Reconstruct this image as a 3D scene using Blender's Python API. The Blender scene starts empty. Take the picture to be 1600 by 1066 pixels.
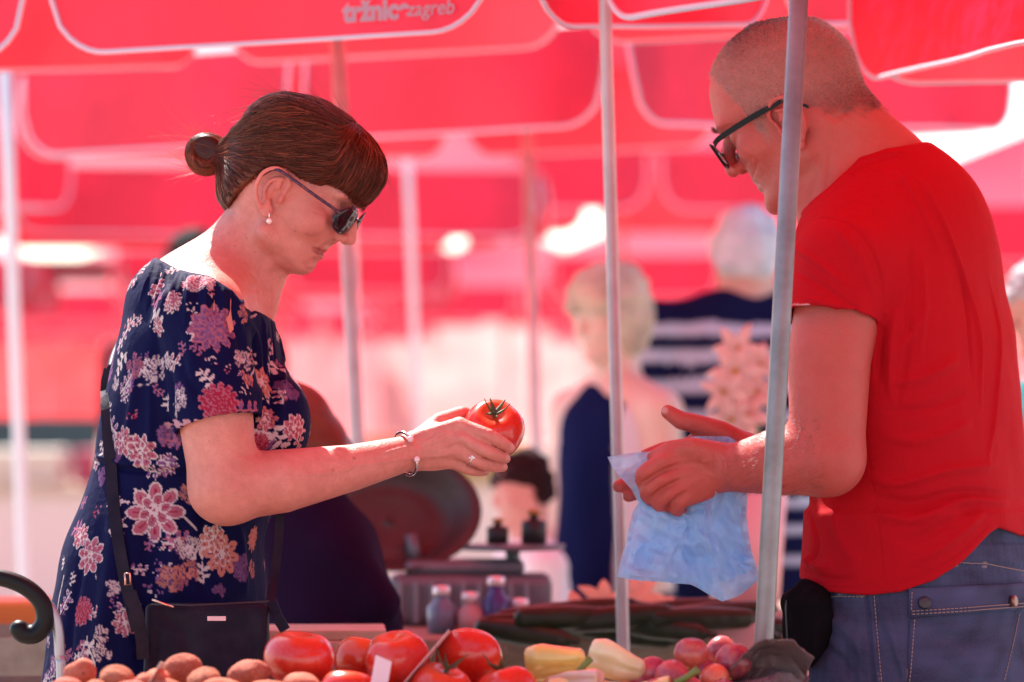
import bpy, math, random
import numpy as np
from mathutils import Vector, Matrix
from mathutils.bvhtree import BVHTree
from mathutils.kdtree import KDTree

sc = bpy.context.scene
col = sc.collection
R = math.radians
rng = np.random.RandomState(7)
random.seed(7)

# ---------------------------------------------------------------- camera, sky, sun, exposure
F_PX = 5800.0            # focal length in photograph pixels (1600 wide)
CAM = np.array([0.0, 0.0, 1.2])
PITCH = math.atan(104 / F_PX)
cam = bpy.data.cameras.new('camera')
cam.sensor_width = 36.0
cam.lens = F_PX / 1600 * 36.0
cam.clip_end = 400
cam.dof.use_dof = True
cam.dof.focus_distance = 4.85
cam.dof.aperture_fstop = 3.1
cam_o = bpy.data.objects.new('camera', cam)
col.objects.link(cam_o)
cam_o.location = CAM
cam_o.rotation_euler = (math.pi / 2 + PITCH, 0, 0)
sc.camera = cam_o

SUN_EL, SUN_AZ = 50.0, -22.0     # azimuth measured from +Y (away from camera) towards +X
world = bpy.data.worlds.new('World')
sc.world = world
world.use_nodes = True
_n = world.node_tree.nodes
_l = world.node_tree.links
_n.clear()
_sky = _n.new('ShaderNodeTexSky')
_sky.sky_type = 'NISHITA'
_sky.sun_disc = False
_sky.sun_elevation = R(SUN_EL)
_sky.sun_rotation = R(SUN_AZ)
_sky.air_density = 1.0
_sky.dust_density = 0.8
_bg = _n.new('ShaderNodeBackground')
_bg.inputs['Strength'].default_value = 0.12
_wo = _n.new('ShaderNodeOutputWorld')
_l.new(_sky.outputs[0], _bg.inputs['Color'])
_l.new(_bg.outputs[0], _wo.inputs['Surface'])
sun = bpy.data.lights.new('sun', 'SUN')
sun.energy = 5.0
sun.angle = R(0.55)
sun.color = (1.0, 0.95, 0.88)
sun_o = bpy.data.objects.new('sun', sun)
col.objects.link(sun_o)
_sd = Vector((math.sin(R(SUN_AZ)) * math.cos(R(SUN_EL)), math.cos(R(SUN_AZ)) * math.cos(R(SUN_EL)), math.sin(R(SUN_EL))))
sun_o.rotation_euler = _sd.to_track_quat('Z', 'Y').to_euler()
sun_o.location = (0, 0, 12)
sc.view_settings.view_transform = 'Standard'
sc.view_settings.look = 'None'
sc.view_settings.gamma = 1.0
sc.view_settings.use_curve_mapping = False
sc.view_settings.exposure = 1.65
sc.render.engine = 'CYCLES'
sc.cycles.use_denoising = True
sc.cycles.max_bounces = 10
sc.cycles.diffuse_bounces = 5
sc.cycles.transmission_bounces = 8
sc.cycles.transparent_max_bounces = 16
sc.cycles.caustics_reflective = False
sc.cycles.caustics_refractive = False
sc.cycles.sample_clamp_indirect = 8.0

# ---------------------------------------------------------------- pixel -> ray -> point at a known depth
_fw = np.array([0, math.cos(PITCH), math.sin(PITCH)])
_up = np.array([0, -math.sin(PITCH), math.cos(PITCH)])
_rt = np.array([1.0, 0, 0])
def ray(u, v):
    return _fw + (u - 800) / F_PX * _rt - (v - 533) / F_PX * _up
def at(u, v, Y):
    d = ray(u, v)
    return CAM + d * (Y / d[1])
Y0 = 5.0
PX = 1.0 / 1160
def W(u, v, dy=0.0):
    return at(u, v, Y0 + dy)

# ---------------------------------------------------------------- object helpers
def link(o, parent=None):
    col.objects.link(o)
    if parent is not None:
        o.parent = parent
        o.matrix_parent_inverse = Matrix.Translation(-Vector(parent.location))
    return o
def tag(o, label=None, cat=None, group=None, kind=None):
    if label: o['label'] = label
    if cat: o['category'] = cat
    if group: o['group'] = group
    if kind: o['kind'] = kind
    return o
def empty(name, loc, label=None, cat=None, group=None):
    o = bpy.data.objects.new(name, None)
    o.location = loc
    o.empty_display_size = 0.05
    col.objects.link(o)
    return tag(o, label, cat, group)
def mesh_np(name, V, F, mat=None, parent=None, smooth=True, colors=None):
    """V (n,3), F list/array of quads or tris (arrays) -> linked mesh object"""
    me = bpy.data.meshes.new(name)
    V = np.asarray(V, dtype=np.float32)
    if isinstance(F, np.ndarray):
        k = F.shape[1]
        me.vertices.add(len(V)); me.vertices.foreach_set('co', V.ravel())
        me.loops.add(F.size); me.loops.foreach_set('vertex_index', F.ravel().astype(np.int32))
        me.polygons.add(len(F))
        me.polygons.foreach_set('loop_start', np.arange(0, F.size, k, dtype=np.int32))
        me.polygons.foreach_set('loop_total', np.full(len(F), k, dtype=np.int32))
        me.update(calc_edges=True)
        me.validate()
    else:
        me.from_pydata([tuple(map(float, p)) for p in V], [], [tuple(int(i) for i in f) for f in F])
    if smooth and len(me.polygons):
        me.polygons.foreach_set('use_smooth', np.ones(len(me.polygons), dtype=bool))
    if colors is not None and len(colors) == len(me.vertices):
        ca = me.color_attributes.new('Col', 'FLOAT_COLOR', 'POINT')
        c4 = np.ones((len(V), 4), dtype=np.float32); c4[:, :3] = colors
        ca.data.foreach_set('color', c4.ravel())
    if mat is not None:
        me.materials.append(mat)
    return link(bpy.data.objects.new(name, me), parent)

class MB:
    """collects boxes, tubes and sheets into one mesh"""
    def __init__(s): s.V = []; s.F = []
    def add(s, V, F):
        b = len(s.V); s.V += [tuple(map(float, p)) for p in V]; s.F += [tuple(i + b for i in f) for f in F]; return s
    def box(s, c, d, rot=0.0, tilt=None):
        c = np.array(c, float); h = np.array(d, float) / 2
        M = np.array(Matrix.Rotation(rot, 3, 'Z'))
        if tilt is not None: M = M @ np.array(Matrix.Rotation(tilt[0], 3, tilt[1]))
        P = [c + M @ (h * np.array(q)) for q in ((-1,-1,-1),(1,-1,-1),(1,1,-1),(-1,1,-1),(-1,-1,1),(1,-1,1),(1,1,1),(-1,1,1))]
        return s.add(P, [(0,3,2,1),(4,5,6,7),(0,1,5,4),(1,2,6,5),(2,3,7,6),(3,0,4,7)])
    def tube(s, pts, rad, n=10, cap=True):
        pts = [np.array(p, float) for p in pts]
        rad = [rad] * len(pts) if np.isscalar(rad) else list(rad)
        V = []; F = []
        t0 = pts[1] - pts[0]; ref = np.array([0, 0, 1.0]) if abs(t0[2]) < 0.9 * np.linalg.norm(t0) else np.array([1.0, 0, 0])
        for i, p in enumerate(pts):
            t = pts[min(i + 1, len(pts) - 1)] - pts[max(i - 1, 0)]; t = t / (np.linalg.norm(t) + 1e-12)
            a = np.cross(t, ref); a /= np.linalg.norm(a) + 1e-12; b = np.cross(t, a); ref = -np.cross(t, a) if False else np.cross(a, t)
            for k in range(n):
                q = 2 * math.pi * k / n
                V.append(p + rad[i] * (math.cos(q) * a + math.sin(q) * b))
        for i in range(len(pts) - 1):
            for k in range(n):
                F.append((i*n + k, i*n + (k+1) % n, (i+1)*n + (k+1) % n, (i+1)*n + k))
        if cap:
            F.append(tuple(range(n - 1, -1, -1))); F.append(tuple((len(pts)-1)*n + k for k in range(n)))
        return s.add(V, F)
    def lathe(s, prof, c, n=24, M=None):
        """prof: (r, z) list about local z"""
        c = np.array(c, float); M = np.eye(3) if M is None else np.array(M)
        V = []; F = []
        for r, z in prof:
            for k in range(n):
                q = 2 * math.pi * k / n
                V.append(c + M @ np.array([r * math.cos(q), r * math.sin(q), z]))
        for i in range(len(prof) - 1):
            for k in range(n):
                F.append((i*n + k, i*n + (k+1) % n, (i+1)*n + (k+1) % n, (i+1)*n + k))
        F.append(tuple(range(n - 1, -1, -1))); F.append(tuple((len(prof)-1)*n + k for k in range(n)))
        return s.add(V, F)
    def build(s, name, mat, parent=None, smooth=True, bevel=0, sharp=None):
        o = mesh_np(name, np.array(s.V), s.F, mat, parent, smooth)
        if bevel:
            m = o.modifiers.new('bevel', 'BEVEL'); m.width = bevel; m.segments = 2; m.limit_method = 'ANGLE'
        if sharp:
            try: o.data.set_sharp_from_angle(angle=R(sharp))
            except Exception: pass
        return o

# ---------------------------------------------------------------- materials
def nt(m): return m.node_tree.nodes, m.node_tree.links
def mat(name, color=(0.5, 0.5, 0.5), rough=0.6, metal=0.0, spec=0.5, attr=False, noise=None, bump=None, sss=0.0, sheen=0.0, trans=0.0, coat=0.0, voronoi=None):
    """principled; noise=(scale, amount, colour2) mixes a second colour; bump=(scale, strength, distance)"""
    m = bpy.data.materials.new(name); m.use_nodes = True
    n, l = nt(m); b = n['Principled BSDF']
    b.inputs['Roughness'].default_value = rough
    b.inputs['Metallic'].default_value = metal
    b.inputs['Specular IOR Level'].default_value = spec
    b.inputs['Coat Weight'].default_value = coat
    b.inputs['Coat Roughness'].default_value = 0.15
    if sheen:
        b.inputs['Sheen Weight'].default_value = sheen
        b.inputs['Sheen Roughness'].default_value = 0.4
    if sss:
        b.inputs['Subsurface Weight'].default_value = sss
        b.inputs['Subsurface Radius'].default_value = (1.0, 0.35, 0.2)
        b.inputs['Subsurface Scale'].default_value = 0.008
    if attr:
        a = n.new('ShaderNodeAttribute'); a.attribute_name = 'Col'; out = a.outputs['Color']
    else:
        a = n.new('ShaderNodeRGB'); a.outputs[0].default_value = (*color, 1); out = a.outputs[0]
    tc = n.new('ShaderNodeTexCoord')
    if noise:
        for s_, amt, c2 in ([noise] if not isinstance(noise, list) else noise):
            t = n.new('ShaderNodeTexNoise'); t.inputs['Scale'].default_value = s_; t.inputs['Detail'].default_value = 6
            l.new(tc.outputs['Object'], t.inputs['Vector'])
            r = n.new('ShaderNodeMapRange'); r.inputs[1].default_value = 0.38; r.inputs[2].default_value = 0.68
            r.inputs[3].default_value = 0.0; r.inputs[4].default_value = amt
            l.new(t.outputs[0], r.inputs[0])
            x = n.new('ShaderNodeMix'); x.data_type = 'RGBA'
            l.new(r.outputs[0], x.inputs[0]); l.new(out, x.inputs[6]); x.inputs[7].default_value = (*c2, 1)
            out = x.outputs[2]
    if voronoi:
        s_, th, amt, c2 = voronoi
        t = n.new('ShaderNodeTexVoronoi'); t.inputs['Scale'].default_value = s_
        l.new(tc.outputs['Object'], t.inputs['Vector'])
        r = n.new('ShaderNodeMapRange'); r.inputs[1].default_value = th * 0.5; r.inputs[2].default_value = th
        r.inputs[3].default_value = amt; r.inputs[4].default_value = 0.0
        l.new(t.outputs['Distance'], r.inputs[0])
        x = n.new('ShaderNodeMix'); x.data_type = 'RGBA'
        l.new(r.outputs[0], x.inputs[0]); l.new(out, x.inputs[6]); x.inputs[7].default_value = (*c2, 1)
        out = x.outputs[2]
    l.new(out, b.inputs['Base Color'])
    if bump:
        prev = None
        for s_, st, ds in ([bump] if not isinstance(bump, list) else bump):
            t = n.new('ShaderNodeTexNoise'); t.inputs['Scale'].default_value = s_; t.inputs['Detail'].default_value = 5
            l.new(tc.outputs['Object'], t.inputs['Vector'])
            bp = n.new('ShaderNodeBump'); bp.inputs['Strength'].default_value = st; bp.inputs['Distance'].default_value = ds
            l.new(t.outputs[0], bp.inputs['Height'])
            if prev: l.new(prev, bp.inputs['Normal'])
            prev = bp.outputs[0]
        l.new(prev, b.inputs['Normal'])
    if trans:
        o = n['Material Output']
        tr = n.new('ShaderNodeBsdfTranslucent'); l.new(out, tr.inputs['Color'])
        mx = n.new('ShaderNodeMixShader'); mx.inputs[0].default_value = trans
        l.new(b.outputs[0], mx.inputs[1]); l.new(tr.outputs[0], mx.inputs[2]); l.new(mx.outputs[0], o.inputs['Surface'])
    return m

# ---------------------------------------------------------------- implicit modelling (smooth unions -> surface nets)
def inbox(P, lo, hi):
    x = P[:, 0]; i = np.flatnonzero((x > lo[0]) & (x < hi[0]))
    if len(i): y = P[i, 1]; i = i[(y > lo[1]) & (y < hi[1])]
    if len(i): z = P[i, 2]; i = i[(z > lo[2]) & (z < hi[2])]
    return i
def nrm(v): v = np.asarray(v, float); return v / (np.linalg.norm(v) + 1e-12)
class Cone:
    def __init__(s, a, b, ra, rb):
        s.a = np.array(a, float); s.b = np.array(b, float); s.ra = ra; s.rb = rb
        r = max(ra, rb)
        s.lo = np.minimum(s.a, s.b) - r; s.hi = np.maximum(s.a, s.b) + r
    def d(s, P):
        ab = s.b - s.a; t = np.clip((P - s.a) @ ab / (ab @ ab + 1e-12), 0, 1)
        q = P - s.a - t[:, None] * ab; return np.sqrt(np.einsum('ij,ij->i', q, q)) - (s.ra + t * (s.rb - s.ra))
class Chain:
    def __init__(s, pts, rad):
        rad = [rad] * len(pts) if np.isscalar(rad) else rad
        s.c = [Cone(pts[i], pts[i+1], rad[i], rad[i+1]) for i in range(len(pts) - 1)]
        s.lo = np.min([c.lo for c in s.c], axis=0); s.hi = np.max([c.hi for c in s.c], axis=0)
    def d(s, P):
        return np.min([c.d(P) for c in s.c], axis=0)
class Ell:
    def __init__(s, c, r, M=None):
        s.c = np.array(c, float); s.r = np.array(r, float); s.M = np.eye(3) if M is None else np.array(M, float)
        e = np.sqrt((s.M ** 2) @ (s.r ** 2)); s.lo = s.c - e; s.hi = s.c + e
    def d(s, P):
        q = (P - s.c) @ s.M
        a = q / s.r; b = a / s.r; k0 = np.sqrt(np.einsum('ij,ij->i', a, a)); k1 = np.sqrt(np.einsum('ij,ij->i', b, b)) + 1e-9
        return np.where(k0 < 1e-4, -s.r.min(), k0 * (k0 - 1) / k1)
class Loft:
    """stations along local z: centre cx, cy; half sizes front +x, back -x, side y"""
    def __init__(s, o, M, z, cx, cy, af, ab, w, n=2.0, smooth=3):
        s.o = np.array(o, float); s.M = np.array(M, float); s.n = n
        z = np.array(z, float); i = np.argsort(z); zz = np.linspace(z.min(), z.max(), 160); s.z = zz
        def rs(a):
            a = np.broadcast_to(np.array(a, float), z.shape)[i]; b = np.interp(zz, z[i], a)
            for _ in range(smooth):
                c = np.pad(b, 3, mode='edge'); b2 = np.convolve(c, np.ones(7) / 7, 'valid'); b2[0], b2[-1] = b[0], b[-1]; b = b2
            return b
        s.cx, s.cy, s.af, s.ab, s.w = rs(cx), rs(cy), rs(af), rs(ab), rs(w)
        ext = np.array([[x, y, q] for q in (zz[0], zz[-1]) for x in ((s.cx - s.ab).min(), (s.cx + s.af).max()) for y in ((s.cy - s.w).min(), (s.cy + s.w).max())])
        ew = ext @ s.M.T + s.o; s.lo = ew.min(0); s.hi = ew.max(0)
    def d(s, P):
        q = (P - s.o) @ s.M
        z = q[:, 2]; zc = np.clip(z, s.z[0], s.z[-1])
        f = lambda a: np.interp(zc, s.z, a)
        x = q[:, 0] - f(s.cx); y = np.abs(q[:, 1] - f(s.cy))
        a = np.maximum(np.where(x > 0, f(s.af), f(s.ab)), 1e-4); w = np.maximum(f(s.w), 1e-4); x = np.abs(x)
        n = s.n
        u = x / a + 1e-9; v = y / w + 1e-9
        un = u ** (n - 1); vn = v ** (n - 1)
        rho = (un * u + vn * v) ** (1 / n) + 1e-9
        g = rho ** (1 - n) * np.sqrt((un / a) ** 2 + (vn / w) ** 2) + 1e-6
        d = np.maximum((rho - 1) / g, -np.minimum(a, w))
        dz = np.maximum(z - s.z[-1], s.z[0] - z)
        return np.where(dz > 0, np.sqrt(np.maximum(d, 0) ** 2 + dz ** 2), d)
class Fn:
    """a free distance function over a box"""
    def __init__(s, f, lo, hi): s.f = f; s.lo = np.array(lo, float); s.hi = np.array(hi, float)
    def d(s, P): return s.f(P)
class Sdf:
    def __init__(s): s.ops = []
    def u(s, p, k=0.01):
        if isinstance(p, Sdf): p.lo, p.hi = p.box()
        s.ops.append(('u', p, k)); return s
    def s(s, p, k=0.008): s.ops.append(('s', p, k)); return s
    def i(s, p, k=0.0): s.ops.append(('i', p, k)); return s
    def box(s):
        L = [p.lo for o, p, k in s.ops if o == 'u']; H = [p.hi for o, p, k in s.ops if o == 'u']
        return np.min(L, axis=0), np.max(H, axis=0)
    def d(s, P, m=10.0):
        D = np.full(len(P), m if m < 1 else 1.0)
        if not len(P): return D
        plo = P.min(0); phi = P.max(0)
        for op, p, k in s.ops:
            mm = m + k
            if op != 'i' and (np.any(plo > p.hi + mm) or np.any(phi < p.lo - mm)): continue
            if op == 'i':
                D2 = p.d(P)
                D = np.maximum(D, D2) if k <= 0 else -smin(-D, -D2, k)
                continue
            sel = inbox(P, p.lo - mm, p.hi + mm)
            if not len(sel): continue
            q = p.d(P[sel])
            if op == 'u': D[sel] = smin(D[sel], q, k)
            else: D[sel] = -smin(-D[sel], q, k)
        return D
def smin(a, b, k):
    if k <= 0: return np.minimum(a, b)
    h = np.clip(0.5 + 0.5 * (b - a) / k, 0, 1)
    return b * (1 - h) + a * h - k * h * (1 - h)
def polygonize(sdf0, h, B=8, box=None, relax=2, zc=None, zq=5.0):
    """zc: below this height cells are q times taller (parts far below the table top)"""
    lo, hi = sdf0.box() if box is None else box
    lo = np.array(lo) - 2 * h; hi = np.array(hi) + 2 * h
    if zc is None:
        sdf = sdf0; unw = lambda P: P
    else:
        def unw(P):
            P = P.copy(); z = P[:, 2]; P[:, 2] = np.where(z < zc, zc + (z - zc) * zq, z); return P
        class _S:
            def d(s, P, m=10.0): return sdf0.d(unw(P), m=m)
        sdf = _S(); lo[2] = zc + (lo[2] - 4 * h - zc) / zq if lo[2] < zc else lo[2]
    nb = np.ceil((hi - lo) / (B * h)).astype(int)
    bi = np.stack(np.meshgrid(*[np.arange(k) for k in nb], indexing='ij'), -1).reshape(-1, 3)
    Rb = B * h * 0.87
    dc = sdf.d(lo + (bi + 0.5) * B * h, m=Rb * 2.2)
    bi = bi[np.abs(dc) < Rb * 2.0] if zc is None else bi[np.abs(dc) < Rb * 2.05]
    cc = bi // 6; bi = bi[np.lexsort((cc[:, 0], cc[:, 1], cc[:, 2]))]
    g = np.arange(B + 1)
    off = np.stack(np.meshgrid(g, g, g, indexing='ij'), -1).reshape(-1, 3)
    dims = nb * B + 2
    key = lambda c: (c[..., 0].astype(np.int64) * dims[1] + c[..., 1]) * dims[2] + c[..., 2]
    VK = []; VP = []; FK = []
    corners = [(i, j, k) for i in (0, 1) for j in (0, 1) for k in (0, 1)]
    for s in range(0, len(bi), 250):
        b = bi[s:s + 250]
        idx = (b[:, None, :] * B + off[None]).reshape(-1, 3)
        v = sdf.d(lo + idx * h, m=Rb * 2.2).reshape(len(b), B + 1, B + 1, B + 1)
        ins = v < 0
        cnt = sum(ins[:, i:i + B, j:j + B, k:k + B].astype(np.int8) for i, j, k in corners)
        ci = np.argwhere((cnt > 0) & (cnt < 8))
        if not len(ci): continue
        n = ci[:, 0]; c = ci[:, 1:]
        acc = np.zeros((len(ci), 3)); num = np.zeros(len(ci))
        for a in corners:
            for ax in range(3):
                if a[ax]: continue
                e = list(a); e[ax] = 1
                v0 = v[n, c[:, 0] + a[0], c[:, 1] + a[1], c[:, 2] + a[2]]
                v1 = v[n, c[:, 0] + e[0], c[:, 1] + e[1], c[:, 2] + e[2]]
                msk = (v0 < 0) != (v1 < 0)
                t = np.where(msk, v0 / np.where(msk, v0 - v1, 1), 0)
                p = np.tile(np.array(a, float), (len(ci), 1)); p[:, ax] += t
                acc += p * msk[:, None]; num += msk
        gc = b[n] * B + c
        VK.append(key(gc)); VP.append(lo + (gc + acc / num[:, None]) * h)
        for ax in range(3):
            o1, o2 = [(1, 2), (2, 0), (0, 1)][ax]
            sl0 = [slice(None), slice(0, B), slice(0, B), slice(0, B)]; sl1 = list(sl0); sl1[ax + 1] = slice(1, B + 1)
            a0 = ins[tuple(sl0)]; a1 = ins[tuple(sl1)]
            ei = np.argwhere(a0 != a1)
            if not len(ei): continue
            fl = a0[ei[:, 0], ei[:, 1], ei[:, 2], ei[:, 3]]
            ge = b[ei[:, 0]] * B + ei[:, 1:]
            u1 = np.zeros(3, int); u1[o1] = 1; u2 = np.zeros(3, int); u2[o2] = 1
            q = np.stack([key(ge - u1 - u2), key(ge - u2), key(ge), key(ge - u1)], 1)
            q[~fl] = q[~fl][:, ::-1]
            FK.append(q)
    VK = np.concatenate(VK); VP = np.concatenate(VP); FK = np.concatenate(FK)
    o = np.argsort(VK); VK = VK[o]; VP = VP[o]
    f = np.searchsorted(VK, FK); f = np.clip(f, 0, len(VK) - 1)
    ok = np.all(VK[f] == FK, axis=1)
    f = f[ok]
    VP = unw(VP)
    for _ in range(relax): VP = laplace(VP, f, 0.5)
    return VP, f
def laplace(V, F, lam):
    S = np.zeros_like(V); C = np.zeros(len(V))
    k = F.shape[1]
    for i in range(k):
        a = F[:, i]; b = F[:, (i + 1) % k]
        for ax in range(3):
            S[:, ax] += np.bincount(a, V[b, ax], len(V)) + np.bincount(b, V[a, ax], len(V))
        C += np.bincount(a, minlength=len(V)) + np.bincount(b, minlength=len(V))
    C = np.maximum(C, 1)
    return V + lam * (S / C[:, None] - V)
def normals(V, F):
    n = np.cross(V[F[:, 2]] - V[F[:, 0]], V[F[:, 3 if F.shape[1] > 3 else 1]] - V[F[:, 1 if F.shape[1] > 3 else 0]])
    N = np.zeros_like(V)
    for i in range(F.shape[1]):
        for ax in range(3): N[:, ax] += np.bincount(F[:, i], n[:, ax], len(V))
    return N / (np.linalg.norm(N, axis=1)[:, None] + 1e-12)
class Surf:
    """pixel rays onto a finished surface"""
    def __init__(s, V, F): s.t = BVHTree.FromPolygons(V.tolist(), F.tolist())
def hit(S, uv):
    out = []
    for u, v in np.atleast_2d(np.array(uv, float)):
        d = nrm(ray(u, v)); h = S.t.ray_cast(Vector(CAM), Vector(d))[0]
        if h is None: h = S.t.find_nearest(Vector(CAM + d * 5.0))[0]
        out.append(np.array(h))
    return np.array(out)
def resample(pts, step):
    pts = np.array(pts, float); out = [pts[0]]
    for a, b in zip(pts[:-1], pts[1:]):
        n = max(1, int(np.linalg.norm(b - a) / step))
        out += [a + (b - a) * k / n for k in range(1, n + 1)]
    return np.array(out)
def curve(pts, n=8):
    """Catmull-Rom through points"""
    p = np.array(pts, float)
    if len(p) < 3: return p
    p = np.vstack([2 * p[0] - p[1], p, 2 * p[-1] - p[-2]]); out = []
    for i in range(1, len(p) - 2):
        for t in np.linspace(0, 1, n, endpoint=False):
            out.append(0.5 * (2 * p[i] + (p[i+1] - p[i-1]) * t + (2*p[i-1] - 5*p[i] + 4*p[i+1] - p[i+2]) * t*t + (3*p[i] - p[i-1] - 3*p[i+1] + p[i+2]) * t**3))
    out.append(p[-2]); return np.array(out)
def pdist(V, L):
    """distance of V to a polyline L (n,3), and running parameter 0..1"""
    best = np.full(len(V), 1e9); par = np.zeros(len(V)); n = len(L) - 1
    for i in range(n):
        ab = L[i+1] - L[i]; t = np.clip((V - L[i]) @ ab / (ab @ ab + 1e-12), 0, 1)
        e = V - L[i] - t[:, None] * ab; d = np.sqrt(np.einsum('ij,ij->i', e, e)); m = d < best
        best[m] = d[m]; par[m] = (i + t[m]) / n
    return best, par
def stroke(V, N, L, w, amp, taper=True):
    """raise (amp>0) or crease (amp<0) a surface along a polyline, width w (m)"""
    lo = L.min(0) - 3 * w; hi = L.max(0) + 3 * w
    s = inbox(V, lo, hi)
    if not len(s): return
    d, t = pdist(V[s], L)
    a = amp * np.exp(-(d / w) ** 2)
    if taper: a *= np.clip(np.minimum(t, 1 - t) * 4, 0, 1) ** 0.7
    V[s] += N[s] * a[:, None]
def paint(C, V, L, w, color, amt=1.0, soft=0.4):
    L = np.atleast_2d(L)
    lo = L.min(0) - w; hi = L.max(0) + w
    s = inbox(V, lo, hi)
    if not len(s): return
    d = np.linalg.norm(V[s] - L[0], axis=1) if len(L) == 1 else pdist(V[s], L)[0]
    a = amt * np.clip((w - d) / (w * soft + 1e-9), 0, 1)
    C[s] = C[s] * (1 - a[:, None]) + np.array(color) * a[:, None]
def noise3(P, s, seed=0):
    """cheap smooth pseudo-noise -1..1 from summed sines"""
    r = np.random.RandomState(seed); o = np.zeros(len(P))
    for i in range(7):
        k = r.randn(3) * s; o += np.sin(P @ k + r.rand() * 6.28)
    return o / 3.5
def topx(P):
    q = np.atleast_2d(P) - CAM; dp = q @ _fw
    return np.stack([800 + F_PX * (q @ _rt) / dp, 533 - F_PX * (q @ _up) / dp], 1)
class Frame:
    def __init__(s, o, M): s.o = np.array(o, float); s.M = np.array(M, float)
    def p(s, x, y, z): return s.o + s.M @ np.array([x, y, z], float)
    def inv(s, P): return (np.atleast_2d(P) - s.o) @ s.M
    def px(s, u, v, y):
        """pixel -> world point on the plane local y = const"""
        d = ray(u, v); nvec = s.M[:, 1]
        t = ((s.o + nvec * y - CAM) @ nvec) / (d @ nvec); return CAM + d * t
def rotm(*seq):
    M = np.eye(3)
    for ax, a in seq: M = M @ np.array(Matrix.Rotation(R(a), 3, ax))
    return M
def strands(name, roots, dirs, mat_, parent, rad=0.00025, sides=3):
    """roots: list of polylines (k,3) arrays all the same length -> thin 3-sided tubes in one mesh"""
    A = np.array(roots)            # n,k,3
    n, k, _ = A.shape
    T = np.gradient(A, axis=1); T /= np.linalg.norm(T, axis=2, keepdims=True) + 1e-12
    ref = np.tile(np.array([0.3, -0.8, 0.52]), (n, k, 1)); a = np.cross(T, ref); a /= np.linalg.norm(a, axis=2, keepdims=True) + 1e-9
    b = np.cross(T, a)
    r = (rad if np.isscalar(rad) else np.array(rad)[:, None, None]) * np.linspace(1.0, 0.35, k)[None, :, None]
    V = np.stack([A + r * (math.cos(q) * a + math.sin(q) * b) for q in np.arange(sides) * 2 * math.pi / sides], 2)   # n,k,s,3
    idx = np.arange(n * k * sides).reshape(n, k, sides)
    F = np.stack([idx[:, :-1, :], np.roll(idx, -1, 2)[:, :-1, :], np.roll(idx, -1, 2)[:, 1:, :], idx[:, 1:, :]], -1).reshape(-1, 4)
    return V.reshape(-1, 3), F
# ---------------------------------------------------------------- people: shared pieces
def add_head(S, f, pr, side_k=0.018):
    """skull, face and ears of one head into Sdf S; f: Frame at the ear canals; pr: dict of sizes"""
    g = pr.get('s', 1.0)
    z = np.array(pr['z']) * g; fr = np.array(pr['front']) * g
    zb = np.array(pr['zb']) * g; bk = np.interp(z, zb[::-1], (np.array(pr['back']) * g)[::-1])
    w = np.interp(z, (np.array(pr['zw']) * g)[::-1], (np.array(pr['w']) * g)[::-1])
    S.u(Loft(f.o, f.M, z, 0, 0, fr, bk, w, n=2.15, smooth=1), 0.012)
    p = lambda x, y, zz: f.p(x * g, y * g, zz * g)
    E = lambda c, r: Ell(p(*c), np.array(r) * g, f.M)
    for sy in (-1, 1):
        S.u(E((.058, .046*sy, -.012), (.024, .016, .018)), 0.02)            # cheekbone
        S.u(Cone(p(.010, .052*sy, -.050), p(pr['chin'][0] - .006, .018*sy, pr['chin'][1] + .004), .015*g, .013*g), 0.015)   # jaw
        S.u(E((.074, .021*sy, -.012), (.014, .016, .020)), 0.014)            # beside the nose
        S.u(E((.083, .026*sy, .033), (.012, .022, .008)), 0.014)            # brow
        S.s(E((.099, .033*sy, .013), (.016, .017, .011)), 0.012)            # eye socket
        S.u(E((.073, .032*sy, .012), (.0135, .0145, .0125)), 0.004)         # closed lid over the eyeball
    n = pr['nose']                                                           # bridge, mid, tip (x,z,r)
    S.u(Chain([p(n[0][0], 0, n[0][1]), p(n[1][0], 0, n[1][1]), p(n[2][0], 0, n[2][1])], [n[0][2]*g, n[1][2]*g, n[2][2]*g]), 0.008)
    for sy in (-1, 1):
        S.u(E((n[2][0] - .010, .0115*sy, n[2][1] - .003), (.010, .0065, .0075)), 0.005)
        S.s(E((n[2][0] - .005, .006*sy, n[2][1] - .0115), (.005, .003, .004)), 0.002)
    m = pr['mouth']                                                          # x, z
    S.u(E((m[0] - .004, 0, m[1] + .006), (.0085, .021, .0050)), 0.005)
    S.u(E((m[0] - .005, 0, m[1] - .006), (.0085, .019, .0055)), 0.005)
    S.u(E((pr['chin'][0], 0, pr['chin'][1]), (.013, .017, .012)), 0.016)
def add_ear(S, f, sy, g=1.0, out=0.0):
    """ear in head coordinates: x forward, z up, sy side; canal at the origin"""
    P = lambda x, z, o: f.p(x * g, sy * (.068 + o + out) * g, z * g)
    S.u(Ell(f.p(-.010*g, sy*(.072 + out)*g, .006*g), np.array([.015, .0035, .024]) * g, f.M @ rotm(('Z', sy * 18.0), ('Y', 8.0))), 0.004)
    hel = curve([(.010, .010, .003), (.013, .024, .006), (.003, .036, .011), (-.012, .036, .015), (-.024, .024, .018), (-.026, .006, .018), (-.020, -.010, .014), (-.012, -.020, .009)], 4)
    S.u(Chain([P(*q) for q in hel], .0031 * g), 0.003)
    S.u(Ell(P(-.003, -.022, .005), np.array([.0085, .0042, .0095]) * g, f.M), 0.005)          # lobe
    ant = curve([(.002, .026, .008), (-.010, .020, .011), (-.015, .005, .012), (-.010, -.008, .009)], 4)
    S.u(Chain([P(*q) for q in ant], .0026 * g), 0.003)
    S.u(Ell(P(.009, .000, .004), np.array([.004, .0045, .007]) * g, f.M), 0.004)              # tragus
    S.s(Ell(P(-.002, .001, .010), np.array([.0085, .007, .0105]) * g, f.M), 0.003)            # concha
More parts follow.
